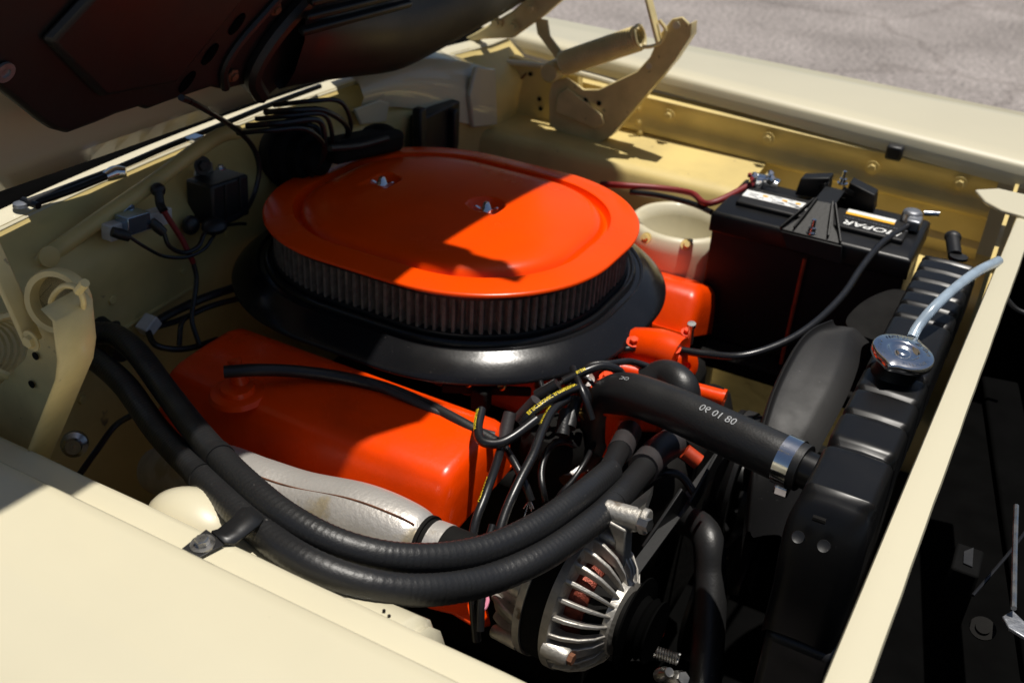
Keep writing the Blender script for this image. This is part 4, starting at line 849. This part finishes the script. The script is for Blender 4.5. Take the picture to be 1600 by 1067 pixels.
# hose clip screwed to the rail
cl = thing('hose_clip', 'black metal hose clip screwed to the cream fender rail', 'clip', (-.53, -.70, -.046))
bm = nb(); slab(bm, [(-0.5233,-0.7240,-0.0245), (-0.5233,-0.6948,-0.0245), (-0.5149,-0.6962,-0.0245), (-0.4975,-0.7013,-0.0245), (-0.5035,-0.7242,-0.0245)], (0, 0, -.002)); obj('foot', bm, 'blacksatin', cl, bevel=.0006)
bm = nb(); lf = [(-0.5168,-0.6958,-0.0250), (-0.5165,-0.6887,-0.0280), (-0.5161,-0.6717,-0.0280), (-0.5185,-0.6560,-0.0280), (-0.5127,-0.6496,-0.0300)]; rt = [(-0.4979,-0.7009,-0.0250), (-0.4927,-0.6947,-0.0280), (-0.4916,-0.6817,-0.0280), (-0.4912,-0.6659,-0.0280), (-0.4947,-0.6554,-0.0300)]
sheet(bm, [[a_, b_] for a_, b_ in zip(lf, rt)]); o = obj('strap', bm, 'blacksatin', cl); s_ = o.modifiers.new('t', 'SOLIDIFY'); s_.thickness = .002
def loopband(name, path, frac, r, w, m, parent):
    i = int(frac * (len(path) - 1)); t_ = (path[min(i + 3, len(path) - 1)] - path[max(0, i - 3)]).normalized(); bm = nb(); lathe(bm, path[i], t_, [(-w / 2, r - .002), (-w / 2, r), (w / 2, r), (w / 2, r - .002)], 28); return obj(name, bm, m, parent, sharp=40)
loopband('band', p2, .405, .0156, .016, 'blacksatin', cl); loopband('band', p1, .415, .0154, .012, 'blacksatin', cl)
hexbolt('screw', (-0.5116,-0.7111,-0.0245), (0, -.1, 1), .0062, .008, 'steel', cl)
# upper radiator hose with its clamp and printed date
uh, pu = hose('radiator_hose', [tuple(V((-0.3635,-0.1681,-0.1180)) + V((-.016, .004, -.10))), tuple(V((-0.3635,-0.1681,-0.1180)) + V((-.015, .003, -.045))), tuple(V((-0.3635,-0.1681,-0.1180)) + V((-.006, .001, -.012))), (-0.3408,-0.1780,-0.1080), (-0.2826,-0.1935,-0.0980), (-0.2134,-0.2170,-0.0900), (-0.1577,-0.2330,-0.0860), (-0.1161,-0.2413,-0.0860)], .0262, 'thick black upper radiator hose with white printed digits', n=32, seg=12)
bm = nb()
CAMD = V((0, -.55, .83))
for s_, t_, sz in (('08', .66, .013), ('10', .735, .013), ('90', .80, .013)): pass
tubetext(bm, '08 10 90', .0135, pu, .0262, .715, (-.1, -.35, .93), flip=True); obj('lettering', bm, 'greyp', uh, smooth=False)
bm = nb(); tubetext(bm, 'oc', .011, pu, .0262, .36, (-.05, -.30, .95), flip=True); obj('lettering', bm, 'greyp', uh, smooth=False)
i = int(.945 * (len(pu) - 1)); bm = nb(); tt = (pu[-1] - pu[-8]).normalized(); lathe(bm, pu[i], tt, [(-.0085, .0265), (-.0085, .0282), (.0085, .0282), (.0085, .0265)], 40); cm = solo('hose_clamp', bm, 'chrome', 'shiny steel band clamp on the radiator hose end', 'clamp', sharp=40)
bm = nb(); box(bm, pu[i] + V((0, -.004, -.032)), (.016, .02, .012)); obj('screw_housing', bm, 'chrome', cm, bevel=.002)
bm = nb(); tube(bm, [pu[-1] - tt * .01, pu[-1] + tt * .02], .021, 20, seg=3); obj('inlet', bm, 'blackgloss', ra)
bm = nb(); tube(bm, [(-0.3489,-0.0972,-0.1400), (-0.3276,-0.0892,-0.1250), (-0.3010,-0.1022,-0.1250), (-0.2912,-0.1117,-0.1500)], .022, 22); solo('bypass_hose', bm, 'rubber', 'short black bypass hose elbow next to the orange water outlet', 'hose')
hose('breather_hose', [(-0.7761,-0.4048,-0.1080), (-0.7474,-0.3807,-0.1080), (-0.7178,-0.3456,-0.1180), (-0.6721,-0.3163,-0.1260), (-0.6155,-0.3012,-0.1300), (-0.5616,-0.2976,-0.1350), (-0.5061,-0.3066,-0.1350), (-0.4493,-0.3137,-0.1400)], .0078, 'thin black breather hose from the orange valve cover stub', n=14)
hose('vacuum_line', [(-0.6365,-0.3052,-0.1250), (-0.5744,-0.3064,-0.1300), (-0.5198,-0.3060,-0.1350), (-0.4776,-0.3100,-0.1350), (-0.4587,-0.3017,-0.1400)], .0048, 'thin grey vacuum line ending beside the distributor', 'line', m='boot', n=10)
# firewall heater fittings
bm = nb(); lathe(bm, (-1.0000,-0.3911,-0.1346), (1, -.2, -.1), [(-.03, .02), (.0, .02), (.004, .017), (.05, .016)], 20); tube(bm, [(-0.9400,-0.4167,-0.0871), (-0.9400,-0.4153,-0.1016)], .006, 8, seg=2); solo('hose_fitting', bm, 'blacksatin', 'black hose fitting on the firewall where the heater hoses start', 'fitting')

# ------------------------------------------------------------------ distributor and ignition wires
di = thing('distributor', 'black distributor with rubber boots in front of the air cleaner', 'distributor', (-0.4641,-0.1250,-0.2600))
dc = V((-0.4245,-0.2024,-0.1750))
bm = nb(); lathe(bm, dc - V((0, 0, .09)), (0, 0, 1), [(0, .03), (.03, .036), (.05, .044), (.075, .042), (.09, .034), (.092, .01)], 30); obj('cap', bm, 'blackmatte', di)
bm = nb(); lathe(bm, (-0.4130,-0.1859,-0.2350), (.1, -.25, 1), [(-.02, .02), (.0, .040), (.025, .046), (.032, .045), (.034, .038), (.034, .02)], 30); obj('bowl', bm, 'bakelite', di)
towers = [((-0.4385,-0.2354,-0.1200), (-0.4553,-0.2433,-0.1500)), ((-0.4260,-0.2032,-0.1100), (-0.4468,-0.2146,-0.1300)), ((-0.4587,-0.2637,-0.1300), (-0.4530,-0.2887,-0.1550)), ((-0.4045,-0.2203,-0.1300), (-0.3966,-0.2451,-0.1500)), ((-0.4027,-0.1981,-0.1250), (-0.3943,-0.2331,-0.1450))]
for k, (a_, b_) in enumerate(towers):
    bm = nb(); tube(bm, [a_, b_], lambda t: .0078 + .0012 * t, 16, seg=4); obj('boot', bm, 'boot' if k in (2, 0) else 'rubber', di, sharp=50)
IG = 'ignition leads at the distributor'
def lead(pts, r, label, txt=None, t0=.5, facing=(0, -.5, .85), size=.006, flip=False):
    o, p = hose('ignition_wire', pts, r, label, 'wire', m='wire', n=12, seg=10)
    if txt:
        bm = nb(); tubetext(bm, txt, size, p, r, t0, facing, .00012, flip=flip); obj('lettering', bm, 'yellow', o, smooth=False)
    return o
lead([(-0.4735,-0.3088,-0.1050), (-0.4620,-0.3356,-0.1100), (-0.4478,-0.3525,-0.1120), (-0.4310,-0.3488,-0.1120), (-0.4192,-0.3334,-0.1080), (-0.4076,-0.2977,-0.1000)], .0056, 'black ignition wire looping below two grey boots with yellow print', 'SUPPRESSION', .16, (-.3, -.7, .6), .0055)
lead([(-0.4288,-0.2912,-0.1200), (-0.4229,-0.2832,-0.1080), (-0.4132,-0.2593,-0.1000), (-0.4026,-0.2300,-0.0980), (-0.3942,-0.2017,-0.1050), (-0.3861,-0.2012,-0.1200), (-0.3903,-0.1936,-0.1400)], .0052, 'black ignition wire arching over the distributor with long yellow lettering', 'ELECTRONIC SUPPRESSION', .36, (-.25, -.75, .6), .0062)
lead([(-0.4017,-0.2243,-0.1100), (-0.4051,-0.2590,-0.1080), (-0.3986,-0.2976,-0.1100), (-0.3882,-0.3405,-0.1150), (-0.3833,-0.3828,-0.1250), (-0.3799,-0.4159,-0.1400), (-0.3742,-0.4450,-0.1600), (-0.3710,-0.4616,-0.1900)], .0055, 'black ignition wire dropping past the valve cover end', 'ELECTRONIC', .20, (-.4, -.7, .5), .006)
lead([(-0.4342,-0.3254,-0.1250), (-0.4135,-0.3832,-0.1200), (-0.4029,-0.4208,-0.1250), (-0.3971,-0.4510,-0.1400), (-0.3869,-0.4742,-0.1700), (-0.3738,-0.4885,-0.2100), (-0.3644,-0.4952,-0.2500)], .0050, 'black ignition wire crossing the valve cover corner with yellow print', 'CHRYSLER', .36, (-.5, -.8, .2), .0078)
lead([(-0.4202,-0.2017,-0.1050), (-0.4031,-0.1849,-0.0950), (-0.3877,-0.1628,-0.0920), (-0.3719,-0.1477,-0.1000), (-0.3661,-0.1370,-0.1150)], .0055, 'black ignition wire running under the base rim towards the orange outlet', 'BLEM', .25, (-.1, -.6, .8), .005)
lead([(-0.4150,-0.1661,-0.1100), (-0.4038,-0.1544,-0.1000), (-0.3848,-0.1382,-0.1000), (-0.3717,-0.1047,-0.1100), (-0.3466,-0.0874,-0.1200)], .0045, 'thin black wire curling past the radiator hose elbow')
lead([(-0.3696,-0.2218,-0.1300), (-0.3824,-0.2166,-0.1100), (-0.3982,-0.2033,-0.1000), (-0.4207,-0.1746,-0.1000)], .0045, 'short black wire standing between boots and hose')
lead([(-0.4289,-0.3285,-0.1300), (-0.4083,-0.3430,-0.1350), (-0.3883,-0.3561,-0.1450), (-0.3760,-0.3621,-0.1600)], .0046, 'short grey black wire ending in a frayed plug')
lead([(-0.3548,-0.5072,-0.2200), (-0.3644,-0.4903,-0.1900), (-0.3804,-0.4589,-0.1700), (-0.3867,-0.4307,-0.1500)], .0045, 'black taped lead hanging beside the alternator')
# small bits round the distributor: eyelets, bracket, frayed plug
for c_, lab in (((-0.5414,-0.2201,-0.1400), 'small brass eyelet over the grey vacuum line'), ((-0.5023,-0.2034,-0.1400), 'small brass eyelet above the upright grey boot')):
    bm = nb(); lathe(bm, c_, (-.2, -1, .5), [(0, .0045), (.0, .0062), (.002, .0062), (.003, .005), (.002, .0035)], 16); solo('eyelet', bm, 'brass', lab, 'eyelet')
bm = nb(); box(bm, (-0.5216,-0.2223,-0.1550), (.022, .02, .03)); bar(bm, (-0.5722,-0.2363,-0.1500), (-0.4720,-0.1812,-0.1500), .006, .014); obj('linkage', bm, 'blackmatte', en, bevel=.004)
bm = nb(); slab(bm, [(-0.4143,-0.1744,-0.1600), (-0.3986,-0.1504,-0.1600), (-0.3795,-0.1687,-0.1600), (-0.3936,-0.1879,-0.1600)], (0, .01, -.01)); obj('gasket_edge', bm, 'brass', en)
bm = nb()
for k in range(5): tube(bm, [(-0.3783,-0.3609,-0.1600), V((-0.3743,-0.3702,-0.1700)) + V((random.uniform(-.006, .006), random.uniform(-.006, .006), random.uniform(-.008, .004)))], .0007, 5, seg=2)
obj('frayed_strand', bm, 'steel', en)
bm = nb(); tube(bm, [(-0.3721,-0.4722,-0.2000), (-0.3612,-0.4818,-0.2000), (-0.3573,-0.4953,-0.2000), (-0.3634,-0.4938,-0.2000)], .0022, 8); solo('pink_wire', bm, 'pink', 'short pink wire loop beside the alternator', 'wire')
for c_, r_ in (((-0.3958,-0.0326,-0.1250), .006), ((-0.3407,-0.0300,-0.1180), .006), ((-0.3468,-0.0550,-0.1480), .007), ((-0.4041,-0.0966,-0.1500), .006), ((-0.3565,0.0766,-0.1500), .005), ((-0.3609,-0.0866,-0.1500), .006)):
    hexbolt('bolt', c_, (.1, -.3, 1), r_, .008, 'orange', en)
bm = nb(); lathe(bm, (-0.3372,0.0329,-0.1400), (0, -.2, 1), [(0, .004), (.03, .004), (.03, .006), (.036, .006)], 10); obj('stud', bm, 'steel', en)
bm = nb(); lathe(bm, (-0.4172,-0.1421,-0.1400), (.2, -.4, 1), [(-.03, .010), (.0, .010), (.001, .013), (.012, .013), (.013, .006), (.022, .005)], 14); obj('temperature_sender', bm, 'bakelite', en, sharp=35)
bm = nb(); loft(bm, [[V(p) + V((dx, dy, 0)) for dx, dy in ((-.012, -.002), (.012, -.002), (.012, .002), (-.012, .002))] for p in ((-0.4350,-0.1170,-0.1450), (-0.4287,-0.1146,-0.1550), (-0.4084,-0.1214,-0.1600))]); obj('bracket', bm, 'blackmatte', en, bevel=.001)
for k, (pts, r_, lab) in enumerate((
    ([(-0.4691,-0.1675,-0.1350), (-0.4409,-0.2061,-0.1250), (-0.4170,-0.2199,-0.1180), (-0.4131,-0.1820,-0.1150)], .0035, 'thin black wire tucked under the base rim beside the boots'),
    ([(-0.4380,-0.1830,-0.1300), (-0.4253,-0.1667,-0.1200), (-0.4035,-0.1651,-0.1150), (-0.3854,-0.1697,-0.1250)], .0028, 'thin black wire crossing the brass sender'),
    ([(-0.3883,-0.2061,-0.1900), (-0.4004,-0.2304,-0.1700), (-0.4090,-0.2515,-0.1700), (-0.4021,-0.2839,-0.1800), (-0.3877,-0.3021,-0.2000), (-0.3874,-0.2731,-0.2600), (-0.3989,-0.2225,-0.3400)], .0042, 'black lead curling round the brown distributor bowl'),
    ([(-0.3771,-0.1828,-0.1900), (-0.3703,-0.2257,-0.1900), (-0.3720,-0.2564,-0.2000), (-0.3819,-0.2765,-0.2200), (-0.3967,-0.2727,-0.2800), (-0.4146,-0.2351,-0.3600)], .0034, 'black lead hanging below the brown distributor bowl'),
    ([(-0.2901,-0.2484,-0.1800), (-0.2799,-0.2132,-0.1800), (-0.2580,-0.2022,-0.1800), (-0.2342,-0.2123,-0.1900)], .0050, 'black fuel line between the hose sleeve and the belt'))):
    lead(pts, r_, lab)
bm = nb(); lathe(bm, (-0.3921,-0.1862,-0.2500), (.1, -.3, 1), [(0, .030), (.02, .032), (.03, .026), (.034, .012)], 20); obj('fuel_pump', bm, 'orangedirty', en)
# dark front clutter: brackets, dipstick tube, lower hose, spring
bm = nb(); bar(bm, (-0.2375,-0.2437,-0.1700), (-0.2545,-0.3033,-0.2200), .004, .03); bar(bm, (-0.2216,-0.1631,-0.1500), (-0.2323,-0.2245,-0.2000), .004, .024); obj('bracket', bm, 'blacksatin', en, bevel=.001)
bm = nb(); tube(bm, [(-.30, -.06, -.36), (-0.2250,-0.1649,-0.2800), (-0.1979,-0.2049,-0.3100), (-0.1786,-0.2470,-0.3500), (-0.1592,-0.2985,-0.4000)], .02, 18); solo('lower_radiator_hose', bm, 'rubber', 'black lower radiator hose in the dark behind the radiator', 'hose')
bm = nb(); helix(bm, (-0.2455,-0.3398,-0.3300), (-0.1887,-0.3332,-0.3300), .006, .0013, 18); solo('return_spring', bm, 'steel', 'small dark coil spring low beside the alternator', 'spring')
for c_, k, lab in (((-0.1981,-0.3537,-0.3400), .9, 'small steel fitting touching the dark coil spring'), ((-0.1813,-0.3531,-0.3400), 1.25, 'larger steel fitting low by the radiator foot')):
    bm = nb(); lathe(bm, c_, (.5, -.3, .8), [(-.01 * k, .009 * k), (.006, .009 * k), (.010, .006 * k), (.016, .006 * k)], 6 if k > 1 else 16); solo('lower_fitting', bm, 'steel', lab, 'fitting')
bm = nb(); slab(bm, [(-0.0804,-0.3343,-0.2600), (-0.0386,-0.3283,-0.2600), (-0.0372,-0.3474,-0.2600), (-0.0821,-0.3528,-0.2600)], (0, .01, -.006)); solo('lower_bracket', bm, 'cream', 'small cream bracket below the radiator end', 'bracket')
bm = nb(); tube(bm, [(-0.2695,-0.1536,-0.1800), (-0.2503,-0.1519,-0.1900)], .010, 14, seg=3); obj('boss_pipe', bm, 'orangedirty', en)
bm = nb(); slab(bm, [(-0.2517,-0.2868,-0.3600), (-0.2359,-0.2460,-0.3600), (-0.2306,-0.2699,-0.3800), (-0.2436,-0.2900,-0.3800)], (0, .02, -.01)); obj('timing_tab', bm, 'orange', en)

# ------------------------------------------------------------------ firewall equipment
vr = thing('voltage_regulator', 'black ribbed voltage regulator box on the firewall', 'regulator', (-1.0000,-0.1637,-0.0503))
fx = Matrix.Rotation(math.radians(-4), 3, 'X')
rc = V((-1.0050,-0.1534,-0.0233))
bm = nb(); box(bm, rc, (.05, .075, .062), fx); obj('box', bm, 'blacksatin', vr, bevel=.004)
for k in range(2):
    bm = nb(); box(bm, rc + V((.026, -.012 + .03 * k, 0)), (.003, .004, .058), fx); obj('rib', bm, 'blacksatin', vr, bevel=.001)
bm = nb(); slab(bm, [(-1.0280,-0.1743,0.0102), (-1.0280,-0.1668,0.0270), (-1.0280,-0.1513,0.0290), (-1.0280,-0.1371,0.0189), (-1.0280,-0.1374,-0.0025)], (.003, 0, 0)); obj('mount_ear', bm, 'steel', vr, bevel=.001)
hexbolt('bolt', (-1.0240,-0.1591,0.0217), (1, -.2, .2), .008, .006, 'blacksatin', vr); hexbolt('bolt', (-0.9850,-0.1634,0.0272), (0, 0, 1), .004, .006, 'bluezinc', vr)
br = thing('ballast_resistor', 'white ceramic ballast resistor in a zinc clip on the firewall', 'resistor', (-1.0100,-0.3062,-0.0201))
bm = nb(); bar(bm, (-1.0050,-0.3564,-0.0037), (-1.0050,-0.2506,-0.0147), .018, .022); obj('ceramic_body', bm, 'ceramic', br, bevel=.002)
bm = nb(); bar(bm, (-0.9970,-0.3365,0.0018), (-0.9970,-0.2989,-0.0019), .024, .024); slab(bm, [(-1.0150,-0.3308,-0.0014), (-1.0150,-0.3313,0.0078), (-1.0150,-0.3179,0.0103), (-1.0150,-0.3028,0.0158), (-1.0150,-0.2979,0.0123), (-1.0150,-0.2986,-0.0039)], (.003, 0, 0)); obj('clip', bm, 'bluezinc', br, bevel=.001)
for a_, b_ in (((-0.9850,-0.3627,0.0057), (-0.9750,-0.3458,-0.0051)), ((-0.9850,-0.2987,-0.0035), (-0.9750,-0.2889,-0.0210))):
    bm = nb(); tube(bm, [a_, b_], lambda t: .0075 - .002 * abs(t - .5), 12, seg=4); obj('plug', bm, 'rubber', br)
def wire(pts, r, label, m='wire', name='wire'): return hose(name, pts, r, label, 'wire', m=m, n=8)
wire([(-0.9750,-0.3458,-0.0051), (-0.9700,-0.3290,-0.0237), (-0.9700,-0.2996,-0.0492), (-0.9650,-0.2658,-0.0632), (-0.9650,-0.2318,-0.0650), (-0.9700,-0.2078,-0.0579), (-0.9800,-0.1796,-0.0543), (-0.9850,-0.1393,-0.0653), (-0.9850,-0.1235,-0.0711)], .0024, 'thin blue black wire sagging below the white resistor')
wire([(-0.9750,-0.2889,-0.0210), (-0.9700,-0.2866,-0.0402), (-0.9680,-0.2643,-0.0579), (-0.9680,-0.2376,-0.0586), (-0.9750,-0.2164,-0.0492), (-0.9800,-0.1879,-0.0483)], .0032, 'black wire from the resistor plug to the harness knot')
bm = nb(); sphere(bm, (-0.9750,-0.1968,-0.0456), .016, (1.1, 1.2, .7), 12); sphere(bm, (-1.0000,-0.2165,-0.0430), .014, (.8, 1, 1), 14); solo('harness_knot', bm, 'rubber', 'taped black harness knot and grommet below the regulator', 'harness')
bm = nb(); sphere(bm, (-1.0050,-0.2619,0.0235), .010, (1, 1, 1), 12); tube(bm, [(-1.0000,-0.2658,0.0233), (-0.9950,-0.2707,0.0097), (-0.9850,-0.2750,0.0027)], .006, 10); solo('wire_terminal', bm, 'rubber', 'black rubber capped terminal above the red wire on the firewall', 'terminal')
wire([(-0.9850,-0.2750,0.0027), (-0.9800,-0.2673,-0.0192), (-0.9750,-0.2584,-0.0429), (-0.9700,-0.2537,-0.0655), (-0.9700,-0.2484,-0.0794)], .0040, 'red wire hanging down the firewall below the capped terminal', 'red')
wire([(-0.9700,-0.2484,-0.0794), (-0.9650,-0.2507,-0.1017), (-0.9600,-0.2631,-0.1249), (-0.9500,-0.2820,-0.1487), (-0.9300,-0.2925,-0.1780)], .0034, 'dark wire carrying on from the red wire down the firewall')
wire([(-1.0000,-0.3052,-0.1587), (-0.9900,-0.2778,-0.1509), (-0.9700,-0.2345,-0.1406), (-0.9500,-0.1768,-0.1390)], .0062, 'upper black harness leaving the white connector under the air cleaner')
wire([(-1.0000,-0.3063,-0.1653), (-0.9850,-0.2726,-0.1641), (-0.9650,-0.2290,-0.1551), (-0.9400,-0.1762,-0.1542)], .0042, 'lower black harness leaving the white connector under the air cleaner')
wire([(-0.9900,-0.3263,-0.1556), (-0.9600,-0.3399,-0.1644), (-0.9400,-0.3090,-0.1783), (-0.9300,-0.2580,-0.1847)], .0044, 'black wire looping below the white connector')
wire([(-0.9500,-0.3104,-0.1758), (-0.9600,-0.2917,-0.1523), (-0.9600,-0.2712,-0.1466)], .0036, 'short black wire rising behind the valve cover')
bm = nb(); box(bm, (-0.9950,-0.3187,-0.1538), (.022, .026, .018), Matrix.Rotation(.5, 3, 'X')); solo('connector', bm, 'ceramic', 'small white plastic connector on the firewall', 'connector', bevel=.002)
wire([(-0.8837,-0.4537,-0.1800), (-0.8955,-0.4773,-0.1900), (-0.8861,-0.5178,-0.2000), (-0.8679,-0.5580,-0.2000)], .0038, 'black wire curving behind the cream hinge bracket')
bm = nb(); lathe(bm, (-0.9176,-0.5227,-0.2000), (.6, -.6, .3), [(-.01, .016), (0, .016), (.004, .010), (.012, .009)], 20); solo('tower_stud', bm, 'steel', 'dull stud and washer low behind the cream hinge bracket', 'stud')
# brake booster, wiper motor and harness in the shade behind the air cleaner
bo = thing('brake_booster', 'black round brake booster in the shaded corner by the firewall', 'booster', (-0.9800,-0.0403,0.0144))
bm = nb(); lathe(bm, (-1.0300,0.0147,-0.0110), (1, -.12, .12), [(0, .045), (.02, .054), (.030, .055), (.031, .058), (.036, .058), (.037, .054), (.05, .050), (.052, .038), (.07, .035), (.072, .026), (.09, .024), (.10, .012)], 36); obj('shell', bm, 'blackmatte', bo, sharp=30)
bm = nb(); tube(bm, [(-0.9800,0.0223,0.0419), (-0.9700,0.0325,0.0362), (-0.9600,0.0268,0.0246), (-0.9500,-0.0023,0.0148)], .004, 8); tube(bm, [(-0.9800,0.0065,0.0362), (-0.9800,0.0527,0.0265), (-0.9700,0.0514,0.0083)], .003, 8); obj('lines', bm, 'wire', bo)
rr_ = random.Random(11)
for k in range(5):
    bm = nb(); b0 = V((-0.9400,-0.0997,0.0456)) + V((0, .02 * k, .005 * k))
    tube(bm, [b0 + V((-.05, -.02, .02)), b0 + V((0, rr_.uniform(-.02, .02), .03)), b0 + V((.02, .03 + rr_.uniform(0, .03), .022)), b0 + V((.02, .06 + rr_.uniform(0, .03), -.02)), b0 + V((-.01, .09, -.07))], rr_.choice((.0025, .0035, .0045)), 8)
    obj('wire', bm, 'wire', bo)
mc = thing('master_cylinder', 'black master cylinder behind the orange lid', 'cylinder', (-0.9000,0.0427,0.0126))
bm = nb(); bar(bm, (-0.9300,0.0029,0.0147), (-0.9300,0.1810,-0.0124), .05, .035); sphere(bm, (-0.9400,0.1534,-0.0035), .03, (1, 1.1, .6)); obj('reservoir', bm, 'blackmatte', mc, bevel=.01)
bm = nb(); tube(bm, [(-0.9000,-0.0272,0.0361), (-0.9000,0.0430,0.0197), (-0.9000,0.1195,0.0103)], .005, 8); obj('bail', bm, 'blacksatin', mc)
bm = nb(); slab(bm, [(-1.0200,0.1899,0.0162), (-1.0200,0.2640,0.0144), (-1.0200,0.2930,0.0015), (-1.0200,0.2825,-0.0307), (-1.0200,0.2067,-0.0161)], (.006, 0, 0)); o = solo('firewall_plate', bm, 'cream', 'small cream cover plate on the firewall corner', 'plate', bevel=.003)
for x_, w_ in ((652, 14), (690, 14)):
    pass
bm = nb(); box(bm, (-0.9850,0.3976,-0.0728), (.03, .13, .09)); box(bm, (-0.9650,0.3122,-0.0450), (.02, .02, .085)); box(bm, (-0.9650,0.4268,-0.0766), (.02, .016, .085)); solo('dark_gap_box', bm, 'blacksatin', 'dark box added for the black gap in the far corner behind the orange lid', 'box', bevel=.004)  # dark box stands in for a shaded gap
# hood wire and washer plumbing along the cowl
wire([(-0.8600,-0.3428,0.1969), (-0.8800,-0.3073,0.1789), (-0.9300,-0.2220,0.1310), (-0.9800,-0.1282,0.0733), (-0.9900,-0.0902,0.0367), (-0.9900,-0.0800,0.0021), (-0.9900,-0.0936,-0.0317), (-0.9800,-0.1320,-0.0484), (-0.9800,-0.1790,-0.0496)], .0040, 'black wire hanging from the hood down to the firewall', name='hood_wire')
wa = thing('washer_line', 'black washer line with chrome fitting lying along the sunlit cowl', 'hose', (-1.0671,-0.3497,0.0350))
bm = nb(); tube(bm, [(-1.0651,-0.4157,0.0440), (-1.0645,-0.3799,0.0440), (-1.0645,-0.3296,0.0440), (-1.0650,-0.2647,0.0440), (-1.0714,-0.1766,0.0440), (-1.0745,-0.0834,0.0440), (-1.0812,0.0537,0.0440), (-1.0815,0.1847,0.0440)], .0042, 10); obj('line', bm, 'wire', wa)
bm = nb(); tube(bm, [(-1.0599,-0.4111,0.0420), (-1.0563,-0.3576,0.0420), (-1.0579,-0.2991,0.0420)], .0048, 10); obj('shaft', bm, 'blackgloss', wa)
bm = nb(); tube(bm, [(-1.0575,-0.3016,0.0420), (-1.0583,-0.2824,0.0420), (-1.0488,-0.2725,0.0420)], lambda t: .0065 + .003 * math.sin(math.pi * t), 16); obj('fitting', bm, 'chrome', wa)
bm = nb(); tube(bm, [(-1.0777,-0.4115,0.0420), (-1.0487,-0.4128,0.0420)], .0045, 10, seg=2); obj('cross_pin', bm, 'blackgloss', wa)
bm = nb(); lathe(bm, (-1.0731,-0.4189,0.0380), (0, 0, 1), [(0, .010), (.004, .009), (.005, .004)], 16); obj('washer_screw', bm, 'lead', wa)
bm = nb(); box(bm, (-1.0619,-0.1297,0.0450), (.02, .022, .008)); obj('clip', bm, 'chrome', wa, bevel=.002)
